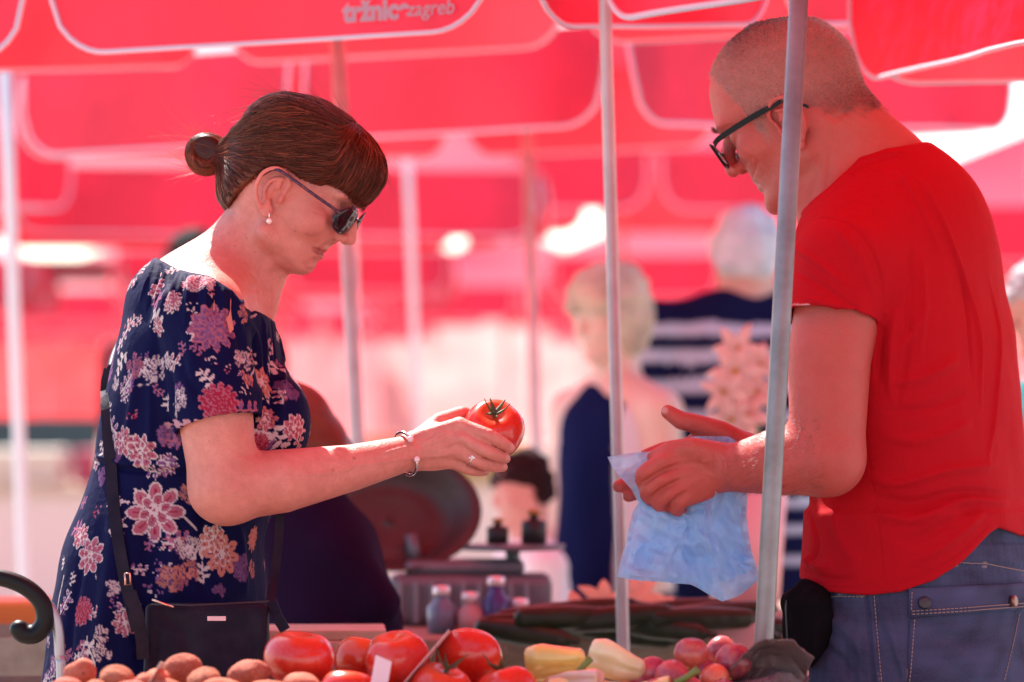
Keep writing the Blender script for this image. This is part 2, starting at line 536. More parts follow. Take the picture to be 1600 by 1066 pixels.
def add_finger(S, pts, rad, k=0.0035):
    S.u(Chain(pts, rad), k)
SKIN = (0.60, 0.335, 0.245)
def skin_colors(V, base, seed=3):
    C = np.tile(np.array(base, float), (len(V), 1))
    a = noise3(V, 45, seed)[:, None] * 0.06 + noise3(V, 170, seed + 1)[:, None] * 0.04
    C *= 1 + a * np.array([0.6, 1.0, 1.1])
    return C
def skin_mat(name):
    m = mat(name, attr=True, rough=0.44, spec=0.26, sss=0.12, bump=[(90, .35, .004), (380, 0.4, 0.0018), (1100, 0.4, 0.0009)], noise=[(22, .30, (.42, .10, .075)), (80, .25, (.40, .11, .08)), (330, 0.14, (0.34, 0.10, 0.08))])
    return m
def freckles(C, V, sel, n, color, r0, r1, seed=1, amt=0.5):
    r = np.random.RandomState(seed); idx = np.nonzero(sel)[0]
    if not len(idx): return
    for i in r.choice(idx, n):
        paint(C, V, V[i:i+1], r.uniform(r0, r1), color, amt * r.uniform(0.4, 1), 0.8)
# ---------------------------------------------------------------- the woman holding a tomato
woman = empty('person', (W(300, 640)[0], Y0, 0.0), 'woman in a navy floral dress and sunglasses holding up a tomato', 'person')
WH = Frame(W(444, 312, 0.0), rotm(('Z', -13.0), ('Y', 22.0), ('X', -4.0)))
W_HEAD = dict(s=1.0,
    z=[.122, .116, .106, .09, .07, .05, .035, .02, .005, -.01, -.02, -.030, -.038, -.046, -.052, -.058, -.065, -.072, -.079, -.085, -.090],
    front=[.004, .036, .058, .076, .086, .091, .094, .090, .086, .084, .083, .082, .080, .076, .075, .074, .068, .068, .063, .052, .036],
    zb=[.122, .112, .09, .06, .03, 0, -.03, -.06, -.09], back=[.004, .045, .072, .083, .086, .080, .064, .048, .03],
    zw=[.122, .116, .105, .09, .07, .05, .02, 0, -.02, -.04, -.06, -.075, -.085, -.091], w=[.004, .030, .047, .060, .069, .072, .070, .067, .062, .054, .045, .034, .022, .012],
    nose=[(.093, .016, .0078), (.1005, .001, .0082), (.1060, -.0155, .0088)], mouth=(.077, -.046), chin=(.058, -.070))
bodyW = Sdf()
WHe = Frame(WH.p(.007, 0, -.002), WH.M)
def torso_w(shrink):
    tab = [  # v, back u, front u, half width
        (455, 235, 405, .105), (480, 210, 422, .150), (520, 190, 434, .172), (600, 170, 448, .176), (660, 158, 468, .172), (700, 150, 472, .168),
        (738, 147, 452, .160), (800, 122, 424, .165), (850, 102, 412, .175), (950, 82, 414, .190), (1066, 70, 425, .200), (1300, 50, 440, .215), (1500, 42, 450, .225)]
    z = [W(0, t[0])[2] for t in tab]; xb = np.array([W(t[1], t[0])[0] for t in tab]); xf = np.array([W(t[2], t[0])[0] for t in tab])
    return Loft((0, Y0, 0), np.eye(3), z, (xb + xf) / 2, 0, (xf - xb) / 2 - shrink, (xf - xb) / 2 - shrink, np.array([t[3] for t in tab]) - shrink, n=2.3, smooth=2)
bodyW.u(torso_w(.011), .01)
for sy in (-1, 1):
    bodyW.u(Cone(W(338, 448, .02*sy), W(318, 492, .145*sy), .056, .050), .035)
bodyW.u(Ell(W(285, 462, 0), (.075, .13, .055), rotm(('Y', -28.0))), .03)
bodyW.u(Cone(W(345, 436), W(410, 336), .054, .0425), .022)                       # neck
bodyW.u(Cone(W(408, 372, -.03), W(418, 492, -.012), .012, .009), .022)          # neck muscle
bodyW.u(Cone(W(430, 430, 0), W(418, 470, 0), .016, .014), .02)                  # throat
add_head(bodyW, WH, W_HEAD)
bodyW.u(Ell(WH.p(.032, 0, -.074), (.028, .028, .012), WH.M), .014)               # soft under-chin
for sy in (-1, 1): add_ear(bodyW, WHe, sy, 0.98, -.002)
# right arm, towards the camera
bodyW.u(Chain([W(322, 492, -.150), W(338, 660, -.178), W(350, 762, -.182)], [.051, .0485, .043]), .02)
bodyW.u(Chain([W(350, 764, -.182), W(440, 752, -.168), W(550, 731, -.132), W(634, 709, -.100)], [.043, .0415, .0305, .0235]), .018)
bodyW.u(Ell(W(362, 792, -.186), (.022, .024, .016)), .02)
# left arm hangs behind the body
bodyW.u(Chain([W(318, 492, .150), W(290, 690, .195), W(285, 870, .19), W(290, 960, .17)], [.050, .044, .036, .025]), .02)
# right hand
hand = [W(640, 706, -.094), W(718, 665, -.100), W(722, 685, -.106), W(716, 705, -.104), W(704, 721, -.095)]
bodyW.u(Ell(W(680, 699, -.092), (.041, .015, .030), rotm(('Y', -11.0))), .012)
for i, q in enumerate(hand[1:]):
    bodyW.u(Cone(hand[0] + np.array([0, 0, (.012, .004, -.005, -.012)[i]]), q, .0135, (.0112, .0112, .0105, .0095)[i]), .006)
FW = [[(718, 665, -.100), (764, 681, -.114), (784, 691, -.109), (797, 700, -.0965)],
      [(722, 685, -.106), (757, 703, -.1165), (777, 712, -.108), (790, 717, -.095)],
      [(716, 705, -.104), (748, 722, -.108), (770, 729, -.098), (786, 730, -.084)],
      [(704, 721, -.095), (733, 734, -.096), (748, 737, -.088), (758, 737, -.078)]]
for q, r in zip(FW, ([.0105, .0092, .0083, .0070], [.0105, .0090, .0082, .0068], [.0100, .0086, .0078, .0066], [.0088, .0074, .0067, .0058])):
    add_finger(bodyW, curve([W(*a) for a in q], 4), list(np.interp(np.linspace(0, 3, 13), [0, 1, 2, 3], r)))
bodyW.u(Chain([W(652, 692, -.082), W(688, 660, -.072), W(722, 647, -.050), W(746, 652, -.022)], [.0165, .0130, .0108, .0090]), .007)
# legs and feet below the skirt
for sy in (-1, 1):
    kx = W(230, 1200)[0]
    bodyW.u(Chain([(kx, Y0 + .085*sy, .62), (kx + .005, Y0 + .08*sy, .44), (kx - .012, Y0 + .08*sy, .30), (kx, Y0 + .08*sy, .09)], [.075, .055, .053, .036]), .02)
    bodyW.u(Chain([(kx - .02, Y0 + .08*sy, .045), (kx + .09, Y0 + .09*sy, .035), (kx + .16, Y0 + .10*sy, .025)], [.038, .034, .022]), .02)

V, F = polygonize(bodyW, .0021, zc=.80)
N = normals(V, F); bodyS = Surf(V, F)
HL = WH.inv(V)
def sk(L, w, amp, taper=True): stroke(V, N, resample(hit(bodyS, curve(L, 5)), .002), w, amp, taper)
sk([(485, 387), (496, 392), (507, 397), (516, 397)], .0022, -.0045)           # mouth line
sk([(530, 380), (514, 384), (500, 388), (492, 400), (488, 412)], .0028, -.0015)   # smile fold
sk([(494, 402), (486, 411), (478, 417)], .003, -.0020); sk([(532, 381), (524, 388), (516, 389)], .002, -.0018); sk([(470, 408), (480, 420), (492, 422)], .003, -.0016); sk([(538, 362), (534, 374), (528, 381)], .002, -.0018)
for L in ([(508, 336), (498, 333), (488, 328)], [(506, 344), (496, 345), (486, 343)], ): sk(L, .0014, -.0008)
for L in ([(420, 440), (424, 462), (421, 485)], [(408, 420), (402, 450), (404, 478)], [(430, 425), (418, 428), (404, 420)], [(418, 432), (405, 437), (390, 428)]): sk(L, .003, -.0014)
for L in ([(650, 704), (680, 690), (712, 672)], [(652, 708), (684, 700), (716, 688)], [(652, 713), (684, 712), (712, 706)]): sk(L, .0032, .0022)
for L in ([(646, 690), (668, 690), (690, 676), (704, 682)], [(660, 716), (676, 706), (690, 706), (700, 697)], [(560, 728), (600, 722), (640, 716), (672, 718)], [(590, 712), (622, 702), (650, 696)], [(470, 742), (520, 738), (575, 722)]): sk(L, .0018, .0019)
for (a, b) in (((757, 673), (760, 690)), ((765, 675), (768, 692)), ((750, 697), (753, 712)), ((757, 700), (760, 716)), ((742, 718), (745, 730)), ((784, 686), (781, 699))): sk([a, b], .0014, -.0011, False)
for u, v in ((762, 680), (754, 703), (745, 721), (720, 663), (722, 684), (716, 704)): sk([(u-2, v), (u+2, v)], .006, .0011, False)
for L in ([(628, 690), (630, 705), (633, 728)], [(640, 690), (641, 705), (642, 728)]): sk(L, .0016, -.0006)
for L in ([(345, 690), (385, 712), (402, 704)], [(400, 720), (410, 708), (404, 700)]): sk(L, .004, -.0014)
C = skin_colors(V, (0.64, 0.235, 0.185))
lx = WH.inv(V)
lp = np.clip(1.25 - ((lx[:, 1] / .022) ** 2 + ((lx[:, 2] + .0465) / .0095) ** 2), 0, .8)[:, None] * (lx[:, 0] > .05)[:, None]; C = C * (1 - lp) + np.array([.40, .095, .085]) * lp
ear = (np.abs(lx[:, 1]) > .064) & (np.abs(lx[:, 0]) < .04) & (np.abs(lx[:, 2]) < .05); C[ear] *= (1.04, 0.86, 0.84)
chk = np.exp(-(((lx[:, 0] - .065) / .022) ** 2 + ((lx[:, 2] + .015) / .02) ** 2)) * (lx[:, 0] > 0); C *= 1 - chk[:, None] * np.array([0, .13, .12])
near = V[:, 1] < Y0 + .02
freckles(C, V, near & (V[:, 0] > W(290, 0)[0]) & (V[:, 2] < W(0, 640)[2]) & (V[:, 2] > W(0, 830)[2]) & (V[:, 0] < W(690, 0)[0]), 420, (0.42, 0.17, 0.11), .0008, .0026, 1, .45)
freckles(C, V, near & (V[:, 2] > W(0, 480)[2]) & (V[:, 2] < W(0, 360)[2]) & (V[:, 0] < W(520, 0)[0]), 130, (0.30, 0.11, 0.07), .0007, .0022, 2, .6)
freckles(C, V, near & (lx[:, 0] > .02) & (lx[:, 2] < 0), 110, (0.42, 0.17, 0.11), .0008, .002, 5, .5)
for u, v, r in ((480, 366, .0028), (461, 361, .0018), (367, 385, .002), (385, 372, .0014), (398, 395, .0014), (366, 363, .0014), (345, 372, .0014), (326, 690, .0016), (378, 672, .0014), (345, 690, .001), (553, 716, .0032), (520, 735, .003)):
    paint(C, V, hit(bodyS, [(u, v)]), r, (0.25, 0.10, 0.07), .75, .7)
for q in FW:                                                                     # finger nails
    paint(C, V, W(q[3][0] + 1, q[3][1] - 2, q[3][2] - .006)[None], .0055, (0.72, 0.42, 0.36), .8, .5)
# nape: short thin hair as a dark tint below the hairline
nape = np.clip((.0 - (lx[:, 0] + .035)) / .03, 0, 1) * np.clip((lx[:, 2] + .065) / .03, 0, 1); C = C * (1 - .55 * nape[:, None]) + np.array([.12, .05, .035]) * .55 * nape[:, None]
M_SKIN = skin_mat('skin')
mesh_np('body', V, F, M_SKIN, woman, colors=C)

# ---- dress
dress = Sdf()
dress.u(torso_w(0.0), .01)
for sy in (-1, 1):
    dress.u(Cone(W(335, 452, .03*sy), W(316, 495, .148*sy), .063, .059), .03)
    a = W(336 if sy < 0 else 305, 640, .176*sy); b = W(341 if sy < 0 else 302, 664, .180*sy); ax = nrm(b - a)
    sl = Sdf()                                                     # a sleeve, cut square and hollow at its end
    sl.u(Cone(W(316, 495, .148*sy), a, .060, .0580), .0); sl.u(Cone(a, b + ax * .05, .0580, .0575), .006)
    sl.s(Fn(lambda P, b=b, ax=ax: -((P - b) @ ax), b - .1, b + .1), .0)
    sl.s(Cone(a + ax * .004, b + ax * .05, .0540, .0540), .001)
    dress.u(sl, .007)
dress.u(Ell(W(283, 462, 0), (.080, .135, .061), rotm(('Y', -28.0))), .03)
dress.u(Ell(W(438, 655, -.075), (.040, .055, .052)), .04)
dress.u(Ell(W(438, 655, .075), (.040, .055, .052)), .04)
_nl = np.array([W(u, v)[[0, 2]] for u, v in ((120, 345), (200, 378), (252, 406), (292, 424), (345, 440), (378, 462), (398, 488), (430, 499), (520, 505))])
dress.i(Fn(lambda P: (P[:, 2] - np.interp(P[:, 0], _nl[:, 0], _nl[:, 1])) * .75, (-9,)*3, (9,)*3), .003)
V, F = polygonize(dress, .0021, zc=.80)
N = normals(V, F); dressS = Surf(V, F)
def hp(L, n=5): return resample(hit(dressS, curve(L, n)), .004)
ds = lambda L, w, amp, taper=True: stroke(V, N, hp(L), w, amp, taper)
for k in range(17):          # gathers hanging from the neckline
    t = k / 16; u = np.interp(t, [0, .45, .8, 1], [232, 300, 372, 425]); v = np.interp(u, [232, 292, 345, 378, 398, 430], [402, 428, 445, 466, 492, 503])
    du = np.interp(u, [232, 330, 430], [-26, -2, 8]); ln = 55 + 30 * ((k * 7) % 5) / 5
    ds([(u, v), (u + du * .5, v + ln * .5), (u + du, v + ln)], .0030, .0042 if k % 2 else -.0042)
for L, w, a in (([(215, 560), (206, 640), (196, 712)], .010, .004), ([(262, 560), (268, 640), (262, 720)], .010, -.004), ([(232, 600), (236, 660), (230, 720)], .007, .003),
                ([(282, 560), (300, 600), (330, 640)], .008, -.0025), ([(330, 470), (372, 520), (392, 600)], .010, -.003), ([(372, 478), (402, 540), (404, 640)], .009, .004),
                ([(418, 510), (428, 580), (420, 690)], .006, -.004), ([(432, 505), (442, 580), (436, 690)], .005, .0035), ([(408, 505), (414, 560), (410, 640)], .004, .003),
                ([(150, 722), (200, 735), (262, 738), (320, 742)], .004, -.0035), ([(148, 712), (200, 724), (262, 728), (318, 730)], .004, .003),
                ([(215, 760), (230, 860), (226, 960), (222, 1060)], .014, -.006), ([(180, 770), (176, 870), (160, 980), (150, 1060)], .016, .005), ([(268, 780), (272, 880), (268, 960)], .012, .005),
                ([(320, 800), (318, 880), (322, 935)], .010, -.004), ([(372, 820), (378, 890), (380, 935)], .010, .004), ([(130, 860), (112, 960), (104, 1060)], .010, -.004),
                ([(282, 655), (340, 657), (400, 662)], .0012, -.0012), ([(240, 500), (244, 560), (250, 600)], .008, -.003), ([(290, 500), (300, 560), (296, 620)], .012, .003)): ds(L, w * .85, a * 1.5, True)
V += N * (noise3(V, 28, 5) * .0016 + noise3(V * [1, 1, .35], 75, 6) * .0007)[:, None]
NAVY = np.array([.0045, .0045, .036]); PAL = dict(w=(.50, .37, .37), p=(.33, .09, .13), r=(.27, .016, .042), m=(.18, .07, .17), c=(.44, .15, .12), d=(.16, .02, .06))
C = np.tile(NAVY, (len(V), 1))
def motif(c, nv, rad, kind, cols, ang=0.0):
    s = inbox(V, c - rad * 1.25, c + rad * 1.25)
    if not len(s): return
    s = s[(N[s] @ nv) > .15]
    if not len(s): return
    t1 = nrm(np.cross(nv, [0, 0, 1.0]) + 1e-6); t2 = np.cross(t1, nv)
    q = V[s] - c; a0 = q @ t1; b0 = q @ t2
    a = a0 * math.cos(ang) - b0 * math.sin(ang); b = a0 * math.sin(ang) + b0 * math.cos(ang)
    a /= rad; b /= rad
    out, fill, core = [np.array(PAL[k]) for k in cols]
    col_ = C[s].copy()
    def petals(ca, cb, n, r0, r1, ph, pointy, o_, f_, vein=True):
        x = a - ca; y = b - cb; rho = np.hypot(x, y); th = np.arctan2(y, x) + ph
        sec = 2 * math.pi / n; fi = (np.mod(th, sec) - sec / 2) / (sec / 2)
        sn = np.clip((rho - r0) / (r1 - r0), 0, 1)
        wd = np.sin(np.pi * np.clip(sn * .90 + .08, 0, 1)) ** (.35 if not pointy else .75)
        e = wd - np.abs(fi); m = (rho < r1) & (rho >= r0 * .6) & (e > 0)
        col_[m] = f_
        ol = m & ((e < .22) | (sn > .90)); col_[ol] = o_
        if vein: vv = m & (np.abs(fi) < .14) & (sn > .15) & (sn < .72); col_[vv] = core
    if kind == 'lotus':
        petals(0, 0, 8, .12, 1.0, ang, True, out, fill); petals(0, .05, 6, .05, .58, ang + .4, True, np.array(PAL['w']) * .95, fill * .9)
        m = np.hypot(a, b - .08) < .22; col_[m] = np.array(PAL['w']); m = m & (np.mod(a * 22, 1) < .4) & (np.mod(b * 22, 1) < .45); col_[m] = core
    elif kind == 'carn':
        for r1, n, ph in ((1.0, 13, 0), (.8, 11, .3), (.6, 9, .1), (.4, 7, .5), (.22, 5, 0)): petals(0, 0, n, .02, r1, ph, False, out, fill, False)
    elif kind == 'peony':
        for r1, n, ph, dx, dy_ in ((1.0, 11, 0, 0, 0), (.82, 9, .3, .05, .08), (.66, 8, .1, .1, .12), (.48, 6, .5, .12, .2), (.3, 5, .2, .12, .22)): petals(dx, dy_, n, .02, r1, ph, True, out, fill * (1.1 - .3 * r1))
    elif kind == 'hyd':
        r_ = np.random.RandomState(int(abs(c[0] * 1e4)) % 9999)
        for _ in range(16):
            t = r_.rand() * 6.28; d_ = .78 * math.sqrt(r_.rand()); petals(d_ * math.cos(t), d_ * math.sin(t), 4, .0, .30, r_.rand() * 3, False, NAVY * .5 + np.array(PAL['m']) * .5, fill * r_.uniform(.6, 1.0), False)
    elif kind == 'leaf':
        for y0_, sgn in ((-.7, 1), (-.35, -1), (0, 1), (.3, -1), (.6, 1)):
            x = (a * sgn - .28) / .36; y = (b - y0_ - .25 * a * sgn) / .17; m = x * x + y * y < 1; col_[m] = fill; m2 = m & (x * x + y * y > .5); col_[m2] = out
        m = (np.abs(a - .05 * np.sin(b * 4)) < .05) & (np.abs(b) < 1); col_[m] = out
    elif kind == 'dots':
        r_ = np.random.RandomState(int(abs(c[2] * 1e4)) % 9999)
        for _ in range(12):
            x, y = r_.uniform(-.8, .8, 2); m = np.hypot(a - x, b - y) < r_.uniform(.07, .16); col_[m] = out if r_.rand() < .4 else fill
    C[s] = col_
def stem(L, w=.0016, color='w'):
    paint(C, V, hp(L), w, np.array(PAL[color]) * .85, 1.0, .3)
# sprigs over the whole cloth first, then the big printed heads where the photograph shows them
r_ = np.random.RandomState(11)
for i in r_.choice(np.flatnonzero(V[:, 2] > .78), 400):
    kind = ('dots', 'leaf', 'hyd', 'leaf')[r_.randint(4)]
    if V[i, 1] > Y0 + .05 and r_.rand() < .3: motif(V[i], N[i], r_.uniform(.02, .035), ('lotus', 'carn')[r_.randint(2)], 'wpd', r_.rand() * 6)
    elif r_.rand() < .8: motif(V[i], N[i], r_.uniform(.010, .021), kind, ('wmd', 'wpr', 'pmd', 'wwm')[r_.randint(4)], r_.rand() * 6)
for L in ([(205, 602), (232, 600), (250, 580)], [(200, 604), (215, 592), (222, 575)], [(430, 480), (400, 492), (385, 500)], [(388, 600), (400, 560), (375, 530)], [(262, 740), (300, 735), (330, 760)], [(280, 800), (310, 830), (330, 850)],
          [(322, 900), (312, 870), (318, 840)], [(130, 985), (132, 1010), (120, 1035), (108, 1060)], [(150, 900), (160, 930), (150, 945)], [(172, 860), (185, 880), (180, 905)], [(100, 900), (92, 940), (90, 980)], [(170, 640), (180, 690), (176, 730)]): stem(L)
MOT = [(333, 512, 44, 'peony', 'pmd', .3), (343, 630, 36, 'carn', 'prd', 0), (240, 575, 27, 'hyd', 'wwm', 0), (262, 565, 20, 'hyd', 'wwm', 1), (281, 622, 22, 'hyd', 'wwm', 0), (272, 640, 16, 'hyd', 'wwm', 0),
       (300, 440, 22, 'peony', 'wpr', 0), (322, 440, 18, 'carn', 'wpr', 0), (268, 472, 22, 'peony', 'wpr', 1), (244, 452, 22, 'lotus', 'wpd', 0), (246, 510, 20, 'lotus', 'wpd', 2), (378, 492, 18, 'hyd', 'wcm', 0),
       (405, 600, 30, 'lotus', 'ccd', .4), (395, 560, 14, 'leaf', 'ccd', .3), (388, 590, 18, 'hyd', 'wcd', 0), (415, 655, 22, 'lotus', 'cpd', 1), (404, 692, 20, 'carn', 'prd', 0), (460, 668, 26, 'lotus', 'wpr', .8), (438, 620, 18, 'leaf', 'wpd', 0), (425, 540, 18, 'leaf', 'wpd', .6),
       (195, 690, 28, 'lotus', 'wpd', .3), (222, 705, 32, 'lotus', 'wpd', 1.2), (268, 690, 20, 'leaf', 'pmd', 1.4), (262, 725, 20, 'lotus', 'wmd', .5), (178, 600, 18, 'hyd', 'wwm', 0), (170, 640, 16, 'leaf', 'wwm', .2), (160, 700, 16, 'leaf', 'wwm', .6), (158, 745, 20, 'hyd', 'wmm', 0),
       (242, 800, 54, 'lotus', 'wpr', .2), (140, 868, 36, 'lotus', 'wpr', .5), (126, 838, 24, 'lotus', 'wpr', 1.4), (348, 868, 38, 'lotus', 'ccd', .9), (334, 842, 26, 'lotus', 'wcd', .1), (395, 842, 24, 'peony', 'ccd', 0), (392, 888, 18, 'hyd', 'wcd', 0), (272, 905, 30, 'hyd', 'wcd', 0), (298, 892, 22, 'hyd', 'wcd', 0), (320, 895, 20, 'leaf', 'wwm', 0), (300, 862, 18, 'leaf', 'wwm', .6), (296, 770, 20, 'hyd', 'wcm', 0),
       (128, 955, 27, 'carn', 'prd', 0), (162, 992, 17, 'hyd', 'wwm', 0), (160, 1020, 20, 'hyd', 'wwm', 1), (176, 920, 17, 'hyd', 'wwm', 0), (112, 905, 14, 'leaf', 'wwm', 0), (196, 975, 24, 'lotus', 'wpd', .2), (124, 1030, 17, 'leaf', 'wwm', 1.0), (88, 985, 14, 'leaf', 'wwm', 0), (84, 1040, 16, 'lotus', 'wmd', 0), (100, 880, 14, 'leaf', 'wwm', .5),
       (207, 650, 14, 'dots', 'prr', 0), (150, 800, 14, 'dots', 'prr', 0), (330, 565, 12, 'dots', 'wpr', 0), (355, 575, 10, 'dots', 'wpr', 0), (225, 560, 12, 'dots', 'pmr', 0), (100, 950, 14, 'dots', 'pmr', 0), (182, 945, 14, 'dots', 'pmr', 0), (240, 850, 14, 'dots', 'wmr', 0), (330, 455, 12, 'leaf', 'wpm', 0), (285, 545, 14, 'leaf', 'pmd', .2), (308, 545, 14, 'leaf', 'pmm', 1), (300, 480, 12, 'dots', 'wwp', 0)]
hc = hit(dressS, [(m[0], m[1]) for m in MOT])
for m, c in zip(MOT, hc):
    j = np.argmin(np.sum((V - c) ** 2, 1)); nv = nrm(N[np.sum((V - c) ** 2, 1) < (.012) ** 2].mean(0)) if True else N[j]
    motif(c, nv, m[2] * PX * .86, m[3], m[4], m[5])
hem = (V[:, 1] < Y0 - .1) & (V[:, 2] < W(0, 655)[2]) & (V[:, 2] > W(0, 668)[2]) & (V[:, 0] < W(404, 0)[0]) & (V[:, 0] > W(276, 0)[0])
C[hem & (noise3(V, 300, 4) > 0)] = (.42, .2, .24)
M_DRESS = mat('printed_viscose', attr=True, rough=0.75, spec=0.05, sheen=0.0, bump=[(900, 0.15, 0.0006), (60, 0.35, 0.006)])
mesh_np('dress', V, F, M_DRESS, woman, colors=C)

# ---- hair
hair = Sdf()
hz = [.142, .139, .130, .118, .102, .085, .070, .05, .03, .01, -.013, -.035, -.05]
hf = [.006, .030, .058, .085, .106, .116, .119, .114, .104, .09, .08, .07, .06]
hb = [.004, .040, .062, .076, .087, .092, .095, .097, .095, .091, .084, .074, .060]
hw = [.004, .030, .050, .066, .075, .079, .080, .079, .077, .075, .071, .063, .05]
hair.u(Loft(WH.p(-.008, 0, 0), WH.M, hz, 0, 0, np.array(hf) + .008, np.array(hb) - .008, hw, n=2.1, smooth=1), .01)
hl = np.array([(-.14, -.045), (-.075, -.047), (-.058, -.040), (-.045, -.012), (-.030, .010), (-.018, .030), (.008, .040), (.030, .034), (.052, .034), (.066, .041), (.080, .041), (.100, .034), (.14, .030)])
hair.i(Fn(lambda P: (np.interp(WH.inv(P)[:, 0], hl[:, 0], hl[:, 1]) - WH.inv(P)[:, 2]) * .75, (-9,)*3, (9,)*3), .004)
tiep = WH.px(352, 240, 0)
bun_c = WH.px(324, 241, 0)
hair.u(Cone(WH.px(372, 238, 0), tiep, .030, .013), .02)
hair.u(Cone(WH.px(362, 300, 0), tiep, .018, .012), .02)
Vh, Fh = polygonize(hair, .003)
Nh = normals(Vh, Fh)
part = WH.p(.060, 0, .128)
def flow(P, Nn):
    q = WH.inv(P); pl = WH.inv(part)[0]
    fr = np.clip((q[:, 0] - pl[0] + .012 + .10 * np.abs(q[:, 1]) - .35 * (pl[2] - q[:, 2])) / .014, 0, 1)
    back = tiep - P
    dn = q - pl; dn[:, 0] = np.maximum(dn[:, 0], .005) * .5; dn[:, 1] *= .7; dn[:, 2] -= .03
    dn = dn @ WH.M.T
    nb = back / (np.linalg.norm(back, axis=1)[:, None] + 1e-9); nd = dn / (np.linalg.norm(dn, axis=1)[:, None] + 1e-9)
    d = nb * (1 - fr[:, None]) + nd * fr[:, None]
    d -= Nn * np.sum(d * Nn, 1)[:, None]
    return d / (np.linalg.norm(d, axis=1)[:, None] + 1e-9)
# locks: grooves running along the flow
fd = flow(Vh, Nh)
side = np.cross(Nh, fd)
kd = KDTree(len(Vh))
for i, p in enumerate(Vh): kd.insert(p, i)
kd.balance()
rs = np.random.RandomState(5)
lines = []; lcol = []
starts = rs.choice(len(Vh), 9000)
P = Vh[starts].copy(); Nn = Nh[starts].copy(); off = rs.uniform(.0002, .0022, len(P)); K = 12; step = .0062
seq = [P + Nn * off[:, None]]
jit = rs.randn(len(P), 3) * .10; slow = rs.uniform(.0, .55, len(P))
for s in range(K - 1):
    d = flow(P, Nn) + jit; P = P + d * step
    idx = np.array([kd.find(p)[1] for p in P]); P2 = Vh[idx]; Nn = Nh[idx]
    ql = WH.inv(P); free = ql[:, 2] < np.interp(ql[:, 0], hl[:, 0], hl[:, 1]) + .002
    P = np.where(free[:, None], P - d * step * (1 - slow[:, None]) - Nn * .0004, P - Nn * np.sum((P - P2) * Nn, 1)[:, None])
    seq.append(P + Nn * (off + .0006 * math.sin(s * .7))[:, None])
A = np.stack(seq, 1)
V1, F1 = strands('s', A, None, None, None, rad=rs.uniform(.0003, .0008, len(A)))
c1 = np.repeat(np.exp(rs.randn(len(A)) * .55 - .25), K * 3)
# fly-away hairs
topv = np.flatnonzero(WH.inv(Vh)[:, 2] > .085)
fa = []
for k in range(420):
    if k < 150: p0 = Vh[rs.choice(len(Vh))]; n0 = Nh[kd.find(p0)[1]]; d0 = flow(p0[None], n0[None])[0]; up = .35
    elif k < 270: t = rs.rand() * 6.28; p0 = bun_c + .027 * (math.cos(t) * WH.M[:, 0] + math.sin(t) * WH.M[:, 2]) + WH.M[:, 1] * rs.uniform(-.02, .02); n0 = nrm(p0 - bun_c); d0 = nrm(np.array([-1, 0, .35]) + rs.randn(3) * .35); up = .2
    else: i_ = rs.choice(topv); p0 = Vh[i_]; n0 = Nh[i_]; d0 = flow(p0[None], n0[None])[0] + rs.randn(3) * .2; up = .5
    if WH.inv(p0)[0, 2] < .03 and k < 150: continue
    ln = rs.uniform(.02, .06); bend = rs.randn(3) * .35
    t = np.linspace(0, 1, K)[:, None]
    fa.append(p0 + ln * t * (d0 + n0 * up * rs.uniform(.15, 1.0)) + ln * .5 * t * t * bend)
V2, F2 = strands('s', np.array(fa), None, None, None, rad=.00022)
c2 = np.full(len(V2), 2.2)  # paler than the other strands: a sunlit look put into the colour
# the looped bun
bl = []
for k in range(3200):
    t0 = rs.rand() * 6.28; ph0 = rs.rand() * 6.28; sp_ = rs.uniform(.25, .6); ro = rs.uniform(.0108, .0128)
    t = t0 + np.linspace(0, 2.4, K); phi = ph0 + sp_ * (t - t0) + .25 * np.sin(2 * t + ph0); w_ = .0175 + ro * np.cos(phi) + .0008 * np.sin(t * 3 + ph0); yy = (.0165 + (ro - .0115)) * np.sin(phi) + .004 * np.sin(t)
    bl.append(bun_c + np.outer(w_ * np.cos(t) * 1.02, WH.M[:, 0]) + np.outer(w_ * np.sin(t) * .98, WH.M[:, 2]) + np.outer(yy, WH.M[:, 1]))
V3, F3 = strands('s', np.array(bl), None, None, None, rad=.0006)
c3 = np.repeat(np.exp(rs.randn(len(bl)) * .55 - .2), K * 3)
bunS = Sdf(); rings = []
for yy, rr in ((-.007, .0175), (.007, .0175)):
    rings.append(Chain([bun_c + rr * (math.cos(t) * WH.M[:, 0] + math.sin(t) * WH.M[:, 2]) + WH.M[:, 1] * yy for t in np.linspace(0, 6.2832, 18)], .0092))
for q in rings: bunS.u(q, .006)
bunS.u(Cone(tiep, bun_c, .013, .018), .008); bunS.u(Ell(bun_c, (.012, .009, .012), WH.M), .006)
V4, F4 = polygonize(bunS, .003)
groove = noise3(np.stack([side @ np.array([1., .5, .2]), Vh @ np.array([1., 0, 0]), Vh @ np.array([0, 1., 1.])], 1) * [0, 1, 1], 260, 9)
Vh2 = Vh + Nh * (noise3(Vh * [.5, 1, 1], 180, 9) * .0008)[:, None]
ch = 0.8 + .25 * noise3(Vh, 120, 12); c4 = np.full(len(V4), .35)  # bun core coloured darker so the gaps between strands look shaded
Va = np.concatenate([Vh2, V1, V2, V3, V4]); cs = np.concatenate([ch, c1, c2, c3, c4])
o = 0; Fa = []
for v_, f_ in ((Vh2, Fh), (V1, F1), (V2, F2), (V3, F3), (V4, F4)): Fa.append(f_ + o); o += len(v_)
HC = np.clip(cs[:, None], .3, 2.4) * np.array([.155, .033, .015])
M_HAIR = mat('brown_hair', attr=True, rough=0.36, spec=0.22, trans=0.12)
mesh_np('hair', Va, np.concatenate(Fa), M_HAIR, woman, colors=HC)
